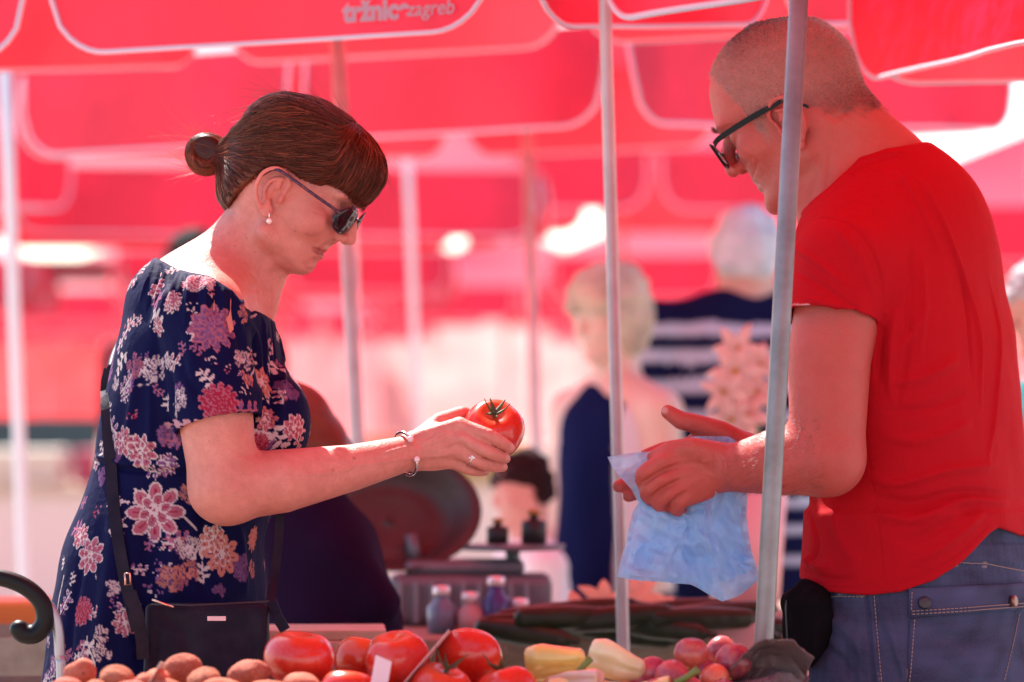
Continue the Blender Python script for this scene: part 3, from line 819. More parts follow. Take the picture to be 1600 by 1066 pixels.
# fine short hairs at the nape and shoulders
tb = MB(); axn = nrm(bun_c - tiep); a_ = nrm(np.cross(axn, [0, 1, 0])); b_ = np.cross(axn, a_)
for off_ in (-.003, .0025): tb.tube([tiep + axn * off_ + .0145 * (math.cos(t) * a_ + math.sin(t) * b_) for t in np.linspace(0, 6.2832, 20)], .0028, 8, False)
tb.build('hair_tie', mat('maroon_elastic', (.10, .012, .02), .7), woman)
# ---- jewellery
M_SILV = mat('silver', (.85, .83, .82), .18, 1.0); M_ROSE = mat('enamel', (.78, .62, .62), .25, 0.0)
bc = W(634, 709, -.100); ax = nrm(W(634, 709, -.1) - W(550, 731, -.132)); s1 = nrm(np.cross(ax, [0, 1, 0])); s2 = np.cross(ax, s1)
br = MB(); 
ang = np.linspace(math.pi * .62, math.pi * 2.30, 26)
pts = [bc + ax * (.003 * math.sin(t * 1.0)) + .0278 * (math.cos(t) * s1 * 1.05 + math.sin(t) * s2) for t in ang]
br.tube(pts, .0021, 8)
bo = br.build('bracelet', M_SILV, woman)
for q in (pts[0], pts[-1]): MB().lathe([(.0001, -.0042), (.003, -.0032), (.0042, 0), (.003, .0032), (.0001, .0042)], q, 12).build('bead', M_ROSE, bo)
rp = W(736, 714, -.106); rax = nrm(W(748, 722, -.108) - W(716, 705, -.104)); s1 = nrm(np.cross(rax, [0, 1, 0])); s2 = np.cross(rax, s1)
rp = W(739, 717.5, -.1065)
rg = MB().tube([rp + .0100 * (math.cos(t) * s1 + math.sin(t) * s2) for t in np.linspace(0, 6.2832, 18)], .0009, 6, False).build('ring', M_SILV, woman)
M_GEM = mat('stone', (.9, .88, .86), .08, 0, 1.0)
for dx, dz in ((0, 0), (.0028, .001), (-.0026, .0012), (0, .003)):
    MB().lathe([(.0001, -.0016), (.0017, 0), (.0001, .0016)], rp + s2 * (-.0105 if s2[1] > 0 else .0105) + np.array([dx, 0, dz]), 8).build('stone', M_GEM, rg)
eh = WH.px(421, 335, -.075)
er = MB().tube([eh + np.array([0, -.002, .004]), eh + np.array([0, -.003, -.001]), eh + np.array([0, -.003, -.006])], .0007, 6).build('earring', M_SILV, woman)
MB().lathe([(.0003, -.0045), (.0032, -.0025), (.0042, 0), (.003, .0025), (.0006, .0042)], eh + np.array([0, -.003, -.009]), 12).build('pearl', mat('pearl', (.85, .68, .58), .2, .2), er)

# ---- sunglasses (a thing of their own)
gl = empty('sunglasses', WH.p(.1, 0, 0), 'dark sunglasses with mottled tortoiseshell temples worn by the woman', 'sunglasses')
M_TORT = mat('tortoiseshell', (.025, .018, .06), .25, 0, .3, noise=(160, 1.0, (.16, .05, .04)))
M_LENS = mat('dark_lens', (.012, .008, .012), .05, 0, .45)
def lens_pts(sy, r=1.0):
    out = []
    for t in np.linspace(0, 2 * math.pi, 28, endpoint=False):
        y = .0235 * math.cos(t); zz = .0185 * math.sin(t) * (1.0 if math.sin(t) > 0 else 1.08) - .002 * math.cos(t)
        yy = .033 + y * r
        out.append((.1045 - 5.0 * (yy - .012) ** 2 * 1.6 + .10 * zz, sy * yy, .006 + zz * r))
    return out
for sy in (-1, 1):
    o_ = [WH.p(*q) for q in lens_pts(sy)]; c_ = np.mean(o_, 0); V_ = [c_ + WH.M[:, 0] * .003] + o_
    rings_ = [[c_ + (q - c_) * s + WH.M[:, 0] * .003 * (1 - s * s) for q in o_] for s in (.35, .7, 1.0)]
    vv = [c_ + WH.M[:, 0] * .003] + sum(rings_, []); n_ = 28
    ff = [(0, 1 + k, 1 + (k + 1) % n_) for k in range(n_)] + [(1 + r0 * n_ + k, 1 + (r0 + 1) * n_ + k, 1 + (r0 + 1) * n_ + (k + 1) % n_, 1 + r0 * n_ + (k + 1) % n_) for r0 in (0, 1) for k in range(n_)]
    lo_ = mesh_np('lens', np.array(vv), ff, M_LENS, gl); sm_ = lo_.modifiers.new('thick', 'SOLIDIFY'); sm_.thickness = .0016
    MB().tube(o_ + [o_[0]], .0013, 8, False).build('rim', M_SILV if False else M_TORT, gl)
    hinge = WH.p(.0985 - .012, sy * .062, .013)
    tp = [WH.p(.094, sy * .057, .010), hinge, WH.p(.055, sy * .0755, .0205), WH.p(.022, sy * .0785, .0285), WH.p(-.004, sy * .0795, .032), WH.p(-.020, sy * .078, .016)]
    MB().tube(curve(tp, 5), .0023, 8).build('temple', M_TORT, gl)
MB().tube(curve([WH.p(.1055, -.010, .010), WH.p(.1085, 0, .013), WH.p(.1055, .010, .010)], 5), .0013, 8).build('bridge', M_TORT, gl)
# ---------------------------------------------------------------- the man with the plastic bag
DM = .05
man = empty('person', (W(1430, 640)[0], Y0 + DM, 0.0), 'man with shaved grey hair in a red t-shirt and jeans holding a plastic bag', 'person')
MHD = Frame(W(1250, 184, DM), rotm(('Z', 162.0), ('Y', 28.0), ('X', 0.0)))
M_HEAD = dict(s=1.07,
    z=[.134, .128, .116, .10, .08, .06, .04, .03, .018, .005, -.01, -.022, -.032, -.040, -.048, -.055, -.062, -.070, -.080, -.090, -.096, -.100],
    front=[.004, .036, .060, .078, .090, .096, .100, .100, .093, .089, .088, .089, .091, .091, .088, .088, .086, .083, .086, .083, .070, .05],
    zb=[.134, .122, .10, .07, .04, .01, -.02, -.05, -.10], back=[.004, .046, .078, .096, .098, .092, .078, .06, .03],
    zw=[.134, .128, .114, .098, .08, .055, .02, 0, -.02, -.045, -.065, -.082, -.094, -.101], w=[.004, .030, .051, .064, .073, .076, .074, .070, .066, .060, .052, .040, .026, .012],
    nose=[(.098, .016, .008), (.106, 0, .0095), (.108, -.016, .0098)], mouth=(.087, -.050), chin=(.078, -.084))
TM = Frame((0, Y0 + DM, 0), rotm(('Z', 155.0)))
def torso_m(grow, tab):
    # v, centre u, half depth (m), half width (m)
    z = [W(0, t[0], DM)[2] for t in tab]; c = np.array([TM.inv(W(t[1], t[0], DM))[0] for t in tab])
    a = np.array([t[2] for t in tab]) + grow; b = np.array([t[3] for t in tab]) + grow
    return Loft(TM.o * [1, 1, 0], TM.M, z, c[:, 0], c[:, 1], a, a, b, n=2.35, smooth=2)
TT = [(300, 1398, .060, .110), (335, 1392, .088, .165), (380, 1398, .110, .195), (430, 1404, .120, .205), (520, 1418, .126, .205), (620, 1428, .128, .200), (720, 1434, .128, .192), (800, 1438, .128, .188), (880, 1442, .128, .186), (960, 1446, .126, .186)]
bodyM = Sdf()
MHe = Frame(MHD.p(.008, 0, -.020), MHD.M)
bodyM.u(torso_m(-.012, TT), .01)
SL, SR = W(1322, 412, DM - .165), W(1440, 400, DM + .19)
NB = W(1372, 300, DM + .0)
for q in (SL, SR): bodyM.u(Cone(NB, q, .075, .058), .04)
bodyM.u(Cone(NB, MHD.p(-.030, 0, -.030), .064, .060), .03)
bodyM.u(Cone(MHD.p(-.045, 0, .0), W(1405, 300, DM + .0), .045, .055), .03)
bodyM.u(Cone(W(1255, 290, DM - .035), W(1268, 360, DM - .03), .018, .016), .025)
bodyM.u(Cone(MHD.p(-.035, -.045, -.03) * 0 + MHD.p(-.03, .050, -.035), W(1290, 335, DM - .04), .016, .014), .03)
add_head(bodyM, MHD, M_HEAD)
for sy in (-1, 1): add_ear(bodyM, MHe, sy, 1.12, -.002)
# left arm, near the camera
EL = W(1292, 716, DM - .205); WL = W(1138, 732, -.085)
bodyM.u(Chain([SL, W(1296, 560, DM - .19), EL], [.060, .0545, .0480]), .02)
bodyM.u(Chain([EL, W(1215, 722, -.135), W(1165, 729, -.10), WL], [.0480, .0440, .0350, .0310]), .015)
# right arm, beyond the chest
bodyM.u(Chain([SR, W(1330, 560, DM + .23), W(1290, 720, DM + .17)], [.056, .050, .044]), .02)
WR = W(1168, 712, -.005)
bodyM.u(Chain([W(1290, 720, DM + .17), W(1225, 715, DM + .06), WR], [.044, .038, .027]), .015)
# left hand: a loose fist, back of the hand to the camera
bodyM.u(Ell(W(1086, 738, -.082), (.042, .020, .040), rotm(('Y', 8.0))), .012)
bodyM.u(Ell(W(1062, 750, -.078), (.030, .022, .036), rotm(('Y', -20.0))), .012)
FL = [[(1060, 716, -.088), (1036, 722, -.095), (1006, 741, -.090), (1010, 760, -.068), (1028, 764, -.055)],
      [(1056, 740, -.090), (1034, 750, -.096), (1012, 768, -.084), (1022, 782, -.060), (1040, 780, -.05)],
      [(1060, 760, -.088), (1046, 772, -.092), (1030, 786, -.080), (1042, 793, -.058), (1056, 788, -.05)],
      [(1075, 775, -.084), (1064, 784, -.088), (1056, 795, -.076), (1068, 797, -.056), (1080, 790, -.05)]]
for q, r in zip(FL, (.0118, .0118, .0112, .0100)): add_finger(bodyM, curve([W(*a) for a in q], 3), list(np.linspace(r * 1.08, r * .82, 13)), .005)
bodyM.u(Chain([W(1122, 712, -.095), W(1082, 700, -.098), W(1050, 702, -.088), W(1022, 714, -.074)], [.0185, .0140, .0120, .0100]), .010)
# right hand: open behind the bag, thumb up
bodyM.u(Ell(W(1110, 712, .0), (.046, .018, .034), rotm(('Y', 4.0))), .012)
bodyM.u(Chain([W(1162, 700, .0), W(1124, 676, -.006), W(1090, 663, -.012), W(1064, 657, -.014), W(1044, 644, -.014)], [.0215, .0168, .0132, .0126, .0100]), .010)
FR = [[(1072, 700, .0), (1042, 702, -.012), (1022, 708, -.020), (1008, 713, -.026)],
      [(1070, 714, .005), (1025, 726, .0), (1000, 736, -.008), (982, 742, -.016)],
      [(1070, 726, .005), (1022, 742, .0), (990, 753, -.008), (967, 760, -.018)],
      [(1075, 738, .005), (1034, 756, .0), (1004, 768, -.008), (982, 776, -.018)]]
for q, r in zip(FR, (.0112, .0115, .0110, .0098)): add_finger(bodyM, curve([W(*a) for a in q], 4), list(np.linspace(r * 1.05, r * .80, 13)), .004)
for sy in (-1, 1):   # feet
    q = TM.p(0, .11*sy, 0); c0 = W(1446, 960, DM)
    fx = np.array([c0[0], c0[1], 0]) + TM.M[:, 1] * .11 * sy
    bodyM.u(Chain([fx + [0, 0, .60], fx + [0, 0, .12]], [.07, .045]), .02)
V, F = polygonize(bodyM, .0022, zc=.80)
N = normals(V, F); manS = Surf(V, F)
def sk(L, w, amp, taper=True): stroke(V, N, resample(hit(manS, curve(L, 5)), .002), w, amp, taper)
for L in ([(1170, 281), (1178, 285), (1190, 290)], ): sk(L, .002, -.003)
for L in ([(1156, 272), (1168, 284), (1176, 300)], ): sk(L, .003, -.0016)
for L in ([(1262, 318), (1275, 280), (1280, 240)], [(1288, 300), (1296, 262), (1296, 228)], [(1300, 190), (1316, 178), (1330, 172)]): sk(L, .005, -.002)
for L in ([(1128, 200), (1140, 198), (1155, 200)], [(1104, 150), (1112, 158), (1122, 156)], [(1106, 168), (1114, 176), (1126, 172)]): sk(L, .0022, -.001)
for L in ([(1095, 712), (1068, 720), (1044, 724)], [(1098, 728), (1066, 742), (1040, 752)], [(1100, 744), (1072, 762), (1050, 774)]): sk(L, .004, .0012)
for L in ([(1062, 726), (1032, 738), (1004, 756)], [(1064, 750), (1038, 762), (1014, 778)], [(1072, 768), (1052, 782), (1040, 795)]): sk(L, .0026, -.0034)
for u, v in ((1040, 722), (1036, 750), (1046, 772), (1064, 785), (1008, 742), (1014, 768)): sk([(u-2, v), (u+2, v)], .008, .0016, False)
for L in ([(1050, 700), (1062, 694), (1084, 694)], [(1092, 700), (1096, 716), (1090, 730)], [(1112, 700), (1118, 720), (1110, 744)]): sk(L, .002, -.0014)
for L in ([(1130, 752), (1104, 740), (1086, 742)], [(1120, 716), (1098, 722), (1080, 714)]): sk(L, .002, .0009)
for L in ([(1122, 700), (1128, 730), (1124, 764)], [(1130, 700), (1136, 732), (1132, 764)]): sk(L, .002, -.0008)
for L in ([(1070, 651), (1074, 664)], [(1078, 652), (1082, 667)]): sk(L, .0015, -.001, False)
C = skin_colors(V, (0.46, 0.078, 0.062), 8)
mx = MHD.inv(V) / 1.07
dd = (mx[:, 0] > .076) & (np.abs(mx[:, 1]) < .022) & (mx[:, 2] < -.042) & (mx[:, 2] > -.060); C[dd] = (.42, .15, .13)
hlm = np.array([(-.14, -.055), (-.09, -.050), (-.055, -.040), (-.030, -.020), (-.014, .006), (.010, .018), (.026, .002), (.034, -.026), (.042, -.022), (.047, .022), (.056, .050), (.066, .080), (.080, .098), (.095, .108), (.14, .2)])
inh = np.clip((mx[:, 2] - np.interp(mx[:, 0], hlm[:, 0], hlm[:, 1])) / .020 + .25 * noise3(V, 300, 51) + .2 * noise3(V, 120, 52), 0, 1) * (np.abs(mx[:, 0]) < .13) * (mx[:, 2] > -.06)
top = np.clip((mx[:, 2] - .085) / .04, 0, 1) * np.clip((.06 - mx[:, 0]) / .04, 0, 1)
low = np.clip((.02 - mx[:, 2]) / .05, 0, 1) * (mx[:, 0] < -.02)
hcol = np.array([.32, .15, .12]) * (1 - .72 * np.maximum(top, low))[:, None]
C = C * (1 - .75 * inh[:, None]) + hcol * .75 * inh[:, None]
C *= 1 - np.exp(-(((mx[:, 0] - .104) / .012) ** 2 + ((mx[:, 2] + .016) / .012) ** 2))[:, None] * np.array([0, .2, .2])
freckles(C, V, (V[:, 1] < Y0) & (V[:, 2] < W(0, 500)[2]) & (V[:, 2] > W(0, 800)[2]), 120, (0.34, 0.13, 0.08), .0008, .0018, 4, .35)
freckles(C, V, (V[:, 1] < Y0 + .1) & (V[:, 2] > W(0, 330)[2]) & (mx[:, 2] < -.02), 140, (0.34, 0.13, 0.08), .0008, .002, 6, .4)
jaw = np.exp(-((mx[:, 2] + .065) / .03) ** 2) * (mx[:, 0] > 0) * (mx[:, 0] < .1) * (np.abs(mx[:, 1]) < .08) * (np.abs(mx[:, 2]) < .13)
C = C * (1 - .22 * jaw[:, None]) + np.array([.30, .20, .18]) * .22 * jaw[:, None]
paint(C, V, W(1036, 640, -.024)[None], .008, (.62, .36, .30), .8, .4)
for q in FR[2:]: paint(C, V, W(q[3][0] - 4, q[3][1], q[3][2] - .006)[None], .006, (.20, .05, .045), .7, .4)
mesh_np('body', V, F, M_SKIN, man, colors=C)
# cropped hair, grey at the temples, and the hair of the forearm
rs = np.random.RandomState(21)
cand = np.nonzero(inh > .05)[0]; pr_ = inh[cand] ** 2; si = rs.choice(cand, 26000, p=pr_ / pr_.sum())
sd = N[si] * .9 + rs.randn(len(si), 3) * .14 + (MHD.M[:, 0] * .35 - MHD.M[:, 2] * .25)
sd /= np.linalg.norm(sd, axis=1)[:, None]; ln = rs.uniform(.0022, .0050, len(si)) * (1 - .35 * low[si])
A = V[si][:, None, :] + sd[:, None, :] * ln[:, None, None] * np.linspace(0, 1, 3)[None, :, None]
V1, F1 = strands('s', A, None, None, None, rad=.00025)
dark = np.maximum(top, low)[si]; grey = np.clip(1.1 - dark + rs.randn(len(si)) * .35, 0, 1)
hc_ = np.array([.07, .03, .025]) * (1 - grey[:, None]) + np.array([.60, .42, .36]) * grey[:, None]
brow = []
for sy in (-1, 1):
    for k in range(160):
        y = rs.uniform(.012, .045); p = MHD.p(1.07 * (.099 - 6 * (y - .02) ** 2), sy * y * 1.07, 1.07 * (.031 + .006 * rs.rand() - 3 * (y - .03) ** 2))
        d_ = nrm(MHD.M @ np.array([.5, sy * .9, .1]) + rs.randn(3) * .25); brow.append(p + np.outer(np.linspace(0, .008, 3), d_))
fs_ = np.flatnonzero((V[:, 1] < Y0 - .02) & (V[:, 2] < W(0, 650)[2]) & (V[:, 2] > W(0, 780)[2]) & (V[:, 0] > W(1120, 0)[0]) & (V[:, 0] < W(1270, 0)[0]))
for i_ in rs.choice(fs_, 1100):
    d_ = nrm(np.array([-.9, -.25, -.35]) + N[i_] * .35 + rs.randn(3) * .3); brow.append(V[i_] + np.outer(np.linspace(0, rs.uniform(.004, .010), 3), d_))
V2, F2 = strands('s', np.array(brow), None, None, None, rad=.00016)
cc = np.concatenate([np.repeat(hc_, 9, 0), np.tile([.13, .07, .05], (len(V2), 1))])
mesh_np('hair', np.concatenate([V1, V2]), np.concatenate([F1, F2 + len(V1)]), mat('cropped_hair', attr=True, rough=.55), man, colors=cc)

# ---- red t-shirt
shirt = Sdf()
shirt.u(torso_m(.006, TT), .01)
shirt.u(torso_m(.012, [(800, 1436, .128, .186), (860, 1434, .132, .188), (905, 1432, .134, .19), (960, 1432, .134, .19)]), .02)
for q in (SL, SR): shirt.u(Cone(NB + [0, 0, .002], q, .083, .066), .035)
shirt.u(Ell(W(1448, 372, DM - .02), (.085, .13, .105), TM.M), .05)
for q, dn, rr in ((SL, W(1300, 498, DM - .185), .064), (SR, W(1372, 495, DM + .215), .060)):
    ax = nrm(dn - q); sl = Sdf(); sl.u(Cone(q, dn + ax * .06, .068, rr), .0)
    sl.s(Fn(lambda P, b=dn + ax * .004 + np.array([0, 0, 0]), ax=ax: -((P - b) @ nrm(ax + np.array([.12, 0, 0]))), dn - .12, dn + .12), .0)
    sl.s(Cone(dn - ax * .02, dn + ax * .06, rr - .004, rr - .004), .001)
    shirt.u(sl, .012)
_cl = np.array([W(u, v, DM)[[0, 2]] for u, v in ((1120, 395), (1200, 352), (1246, 331), (1284, 299), (1334, 251), (1378, 236), (1411, 231), (1500, 215))])
shirt.i(Fn(lambda P: (P[:, 2] - np.interp(P[:, 0], _cl[:, 0], _cl[:, 1])) * .72, (-9,)*3, (9,)*3), .002)
_hm = np.array([W(u, v, DM - .12)[[0, 2]] for u, v in ((1200, 892), (1250, 903), (1268, 916), (1292, 926), (1350, 928), (1400, 922), (1450, 905), (1500, 874), (1545, 832), (1560, 824), (1600, 838), (1700, 860))])
shirt.i(Fn(lambda P: (np.interp(P[:, 0], _hm[:, 0], _hm[:, 1]) - P[:, 2]) * .75, (-9,)*3, (9,)*3), .002)
V, F = polygonize(shirt, .0024, relax=4)
N = normals(V, F); shS = Surf(V, F)
ds = lambda L, w, amp, taper=True: stroke(V, N, resample(hit(shS, curve(L, 5)), .004), w * .72, amp * 1.15, taper)
for L, w, a in (([(1428, 260), (1470, 340), (1500, 420), (1530, 520), (1534, 640)], .007, .0045), ([(1452, 300), (1484, 380), (1510, 470), (1520, 600)], .006, -.0035), ([(1404, 262), (1440, 330), (1470, 400)], .005, .003),
                ([(1545, 430), (1560, 520), (1555, 640), (1540, 740)], .006, .004), ([(1420, 380), (1424, 440), (1418, 520)], .008, -.003), ([(1440, 400), (1444, 480), (1436, 560)], .006, .003),
                ([(1386, 560), (1420, 530), (1452, 470)], .009, .003), ([(1384, 600), (1440, 590), (1500, 560)], .010, .004), ([(1380, 640), (1440, 640), (1510, 615)], .008, -.003), ([(1372, 680), (1440, 688), (1520, 660)], .010, .004),
                ([(1352, 742), (1400, 756), (1480, 735), (1560, 726)], .009, .0055), ([(1350, 770), (1420, 786), (1500, 770), (1570, 775)], .009, -.0055), ([(1360, 800), (1430, 812), (1510, 780), (1580, 790)], .009, .0055), ([(1400, 850), (1460, 830), (1530, 786)], .010, -.004), ([(1420, 880), (1480, 850), (1540, 800)], .008, .004),
                ([(1262, 800), (1275, 850), (1262, 885)], .008, -.006), ([(1255, 872), (1280, 885), (1300, 876)], .008, .006), ([(1256, 892), (1290, 904), (1340, 905)], .006, -.004), ([(1300, 780), (1310, 840), (1340, 880)], .012, .003),
                ([(1232, 380), (1290, 420), (1350, 470)], .007, .003), ([(1236, 420), (1290, 450), (1350, 492)], .006, -.0028), ([(1300, 350), (1340, 400), (1370, 470)], .008, .003), ([(1258, 345), (1300, 340), (1350, 370), (1376, 430), (1380, 480)], .0022, -.0016), ([(1250, 462), (1290, 474), (1340, 492)], .005, .002),
                ([(1384, 490), (1376, 540), (1372, 600)], .006, -.005), ([(1400, 480), (1392, 540), (1390, 620)], .007, .005), ([(1416, 470), (1420, 540), (1400, 640)], .005, -.003),
                ([(1355, 700), (1366, 780), (1376, 860), (1380, 920)], .0016, -.0014), ([(1240, 478), (1295, 488), (1360, 506)], .0012, -.001)): ds(L, w, a)
ds([(1252, 893), (1292, 916), (1350, 918), (1400, 912), (1450, 895), (1500, 864), (1545, 822)], .0014, -.0012, False)
ds([(1250, 334), (1286, 303), (1336, 256), (1380, 241), (1410, 237)], .0016, .0016, False); ds([(1254, 341), (1291, 310), (1340, 263), (1384, 247), (1414, 243)], .0012, -.0012, False)
V += N * (noise3(V, 26, 15) * .0018 + noise3(V, 60, 16) * .0006)[:, None]
C = np.tile([.41, .005, .012], (len(V), 1))
for u in np.arange(1238, 1262, 3.4):
    paint(C, V, hit(shS, [(u, 476 + (u - 1238) * .04), (u + 1.5, 475 + (u - 1238) * .04)]), .0016, (.75, .45, .45), .8, .3)
M_TEE = mat('cotton_jersey', attr=True, rough=.85, spec=.08, sheen=.0, bump=[(1100, .5, .0012), (90, .3, .004)], noise=[(35, .3, (.36, .005, .010)), (500, .3, (.40, .006, .012))])
mesh_np('t_shirt', V, F, M_TEE, man, colors=C)

# ---- jeans
jeans = Sdf()
JT = [(790, 1444, .122, .182), (850, 1444, .128, .186), (930, 1440, .137, .195), (1000, 1436, .146, .203), (1066, 1434, .152, .206), (1150, 1434, .15, .206)]
jeans.u(torso_m(.003, JT), .01)
for sy in (-1, 1):
    c0 = W(1434, 1120, DM); fx = np.array([c0[0], c0[1], 0]) + TM.M[:, 1] * .10 * sy
    jeans.u(Chain([fx + [0, 0, .76], fx + [0, 0, .45], fx + [0, 0, .05]], [.105, .085, .075]), .04)
V, F = polygonize(jeans, .0026, zc=.80)
N = normals(V, F); jS = Surf(V, F)
C = np.tile([.044, .054, .105], (len(V), 1)) * (1 + .25 * noise3(V, 60, 31) + .12 * noise3(V * [1, 1, .2], 400, 32) + .10 * noise3(V * [.2, .2, 1], 500, 33))[:, None]
px = topx(V); nearj = (N @ np.array([0, -1.0, 0])) > .05
def poly_in(px, poly):
    r = np.zeros(len(px), bool); n_ = len(poly)
    for i in range(n_):
        (x1, y1), (x2, y2) = poly[i], poly[(i + 1) % n_]
        c_ = ((y1 > px[:, 1]) != (y2 > px[:, 1])) & (px[:, 0] < (x2 - x1) * (px[:, 1] - y1) / (y2 - y1 + 1e-9) + x1); r ^= c_
    return r
wb = nearj & poly_in(px, [(1300, 850), (1640, 850), (1640, 892), (1540, 876), (1490, 884), (1300, 905)]); V[wb] += N[wb] * .002
sj = lambda L, w, amp: stroke(V, N, resample(hit(jS, L), .004), w, amp, False)
def stitch(L, c_=(.33, .26, .24)):
    q = resample(hit(jS, L), .0021)
    for i in range(0, len(q) - 1, 2): paint(C, V, q[i:i+2], .0013, c_, .9, .4)
sj([(1354, 925), (1360, 1000), (1366, 1075)], .0025, -.003); sj([(1360, 925), (1366, 1000), (1372, 1075)], .0025, .003)
for L in ([(1362, 928), (1368, 1000), (1374, 1070)], [(1428, 928), (1424, 1000), (1418, 1066)], [(1426, 955), (1500, 953), (1574, 948)], [(1426, 961), (1500, 959), (1578, 954)], [(1490, 878), (1540, 880), (1600, 892)], [(1490, 884), (1540, 886), (1600, 898)], [(1588, 960), (1576, 1010), (1562, 1060)], [(1278, 934), (1312, 930), (1350, 931)], [(1425, 921), (1500, 917), (1590, 914)]): stitch(L)
for L, w, a in (([(1290, 960), (1330, 990), (1356, 1040)], .012, .005), ([(1275, 1000), (1310, 1030), (1340, 1066)], .010, -.004), ([(1376, 950), (1395, 1000), (1412, 1060)], .010, .004), ([(1440, 985), (1500, 1000), (1560, 990)], .012, -.003), ([(1470, 1010), (1510, 1040), (1530, 1066)], .010, .003), ([(1385, 980), (1400, 1030), (1405, 1070)], .006, -.004)):
    stroke(V, N, resample(hit(jS, curve(L, 5)), .004), w * .8, a * 1.5, True)
V += N * (noise3(V, 30, 41) * .002)[:, None]
jo = mesh_np('jeans', V, F, mat('denim', attr=True, rough=.9, spec=.04, bump=[(1100, .5, .0012), (2600, .3, .0005)], noise=(700, .35, (.11, .10, .14))), man, colors=C)
M_DENIM = jo.data.materials[0]; M_THREAD = mat('thread', (.30, .22, .19), .8)
jS2 = Surf(V, F)
def patch(name, quad, off, parent, nu=22, nv=10):
    (a, b, c, d) = [np.array(q, float) for q in quad]; uv = []
    for j in range(nv + 1):
        for i in range(nu + 1): s_, t_ = i / nu, j / nv; uv.append((a * (1 - s_) + b * s_) * (1 - t_) + (d * (1 - s_) + c * s_) * t_)
    P = hit(jS2, uv); Nn = np.array([np.array(jS2.t.find_nearest(Vector(p))[1]) for p in P]); P = P + Nn * off
    F_ = [(j * (nu + 1) + i, (j + 1) * (nu + 1) + i, (j + 1) * (nu + 1) + i + 1, j * (nu + 1) + i + 1) for j in range(nv) for i in range(nu)]
    cc_ = np.tile([.044, .054, .105], (len(P), 1)) * (1 + .3 * noise3(P, 70, 77) + .2 * noise3(P * [.3, .3, 1], 260, 78))[:, None]
    o_ = mesh_np(name, P, F_, M_DENIM, parent, True, cc_); so = o_.modifiers.new('t', 'SOLIDIFY'); so.thickness = .0034; so.offset = -1; return o_
def thread(L, off, parent):
    q = resample(hit(jS2, resample(np.array(L, float), 6)), .0034); Nn = np.array([np.array(jS2.t.find_nearest(Vector(p))[1]) for p in q]); q = q + Nn * off; mb = MB()
    for i in range(0, len(q) - 1): mb.tube([q[i] + (q[i+1] - q[i]) * .12, q[i] + (q[i+1] - q[i]) * .82], .00075, 4)
    o_ = mb.build('stitching', M_THREAD, parent); o_['kind'] = 'stuff'
pkt = patch('back_pocket', [(1424, 925), (1598, 916), (1566, 1100), (1416, 1100)], .0022, jo, 26, 24)
flp = patch('pocket_flap', [(1420, 920), (1600, 911), (1597, 952), (1420, 966)], .0062, jo, 26, 8)
for L in ([(1429, 968), (1426, 1010), (1421, 1066)], [(1590, 958), (1579, 1010), (1566, 1064)]): thread(L, .0030, pkt)
for L in ([(1424, 956), (1500, 951), (1592, 943)], [(1424, 961), (1500, 956), (1592, 948)], [(1425, 925), (1424, 955)]): thread(L, .0070, flp)
for L in ([(1366, 930), (1372, 1000), (1378, 1070)], [(1490, 879), (1540, 881), (1600, 893)], [(1276, 936), (1312, 932), (1350, 933)]): thread(L, .0012, jo)
M_BRASS = mat('dull_brass', (.30, .16, .12), .4, .8); M_DKB = mat('dark_button', (.02, .018, .025), .4)
for (u, v, m_, r_) in ((1443, 943, M_DKB, .0085), (1575, 940, M_BRASS, .0075)):
    h_ = hit(jS, [(u, v)])[0]; nn = nrm(N[np.argmin(np.sum((V - h_) ** 2, 1))]); h_ = h_ + nn * .006; a1 = nrm(np.cross(nn, [0, 0, 1])); Mx = np.stack([a1, np.cross(nn, a1), nn], 1)
    MB().lathe([(r_, -.001), (r_, .0045), (r_ * .8, .0062), (r_ * .55, .0056), (r_ * .3, .0062), (.0002, .0062)], h_, 16, Mx).build('button', m_, jo)
# shoes
for sy in (-1, 1):
    c0 = W(1434, 1120, DM); fx = np.array([c0[0], c0[1], 0]) + TM.M[:, 1] * .10 * sy; shoe = Sdf()
    shoe.u(Chain([fx + [0, 0, .06] - TM.M[:, 0] * .05, fx + TM.M[:, 0] * .10 + [0, 0, .045], fx + TM.M[:, 0] * .19 + [0, 0, .035]], [.05, .045, .034]), .0)
    v_, f_ = polygonize(shoe, .012); mesh_np('shoe', v_, f_, M_DKB, man)
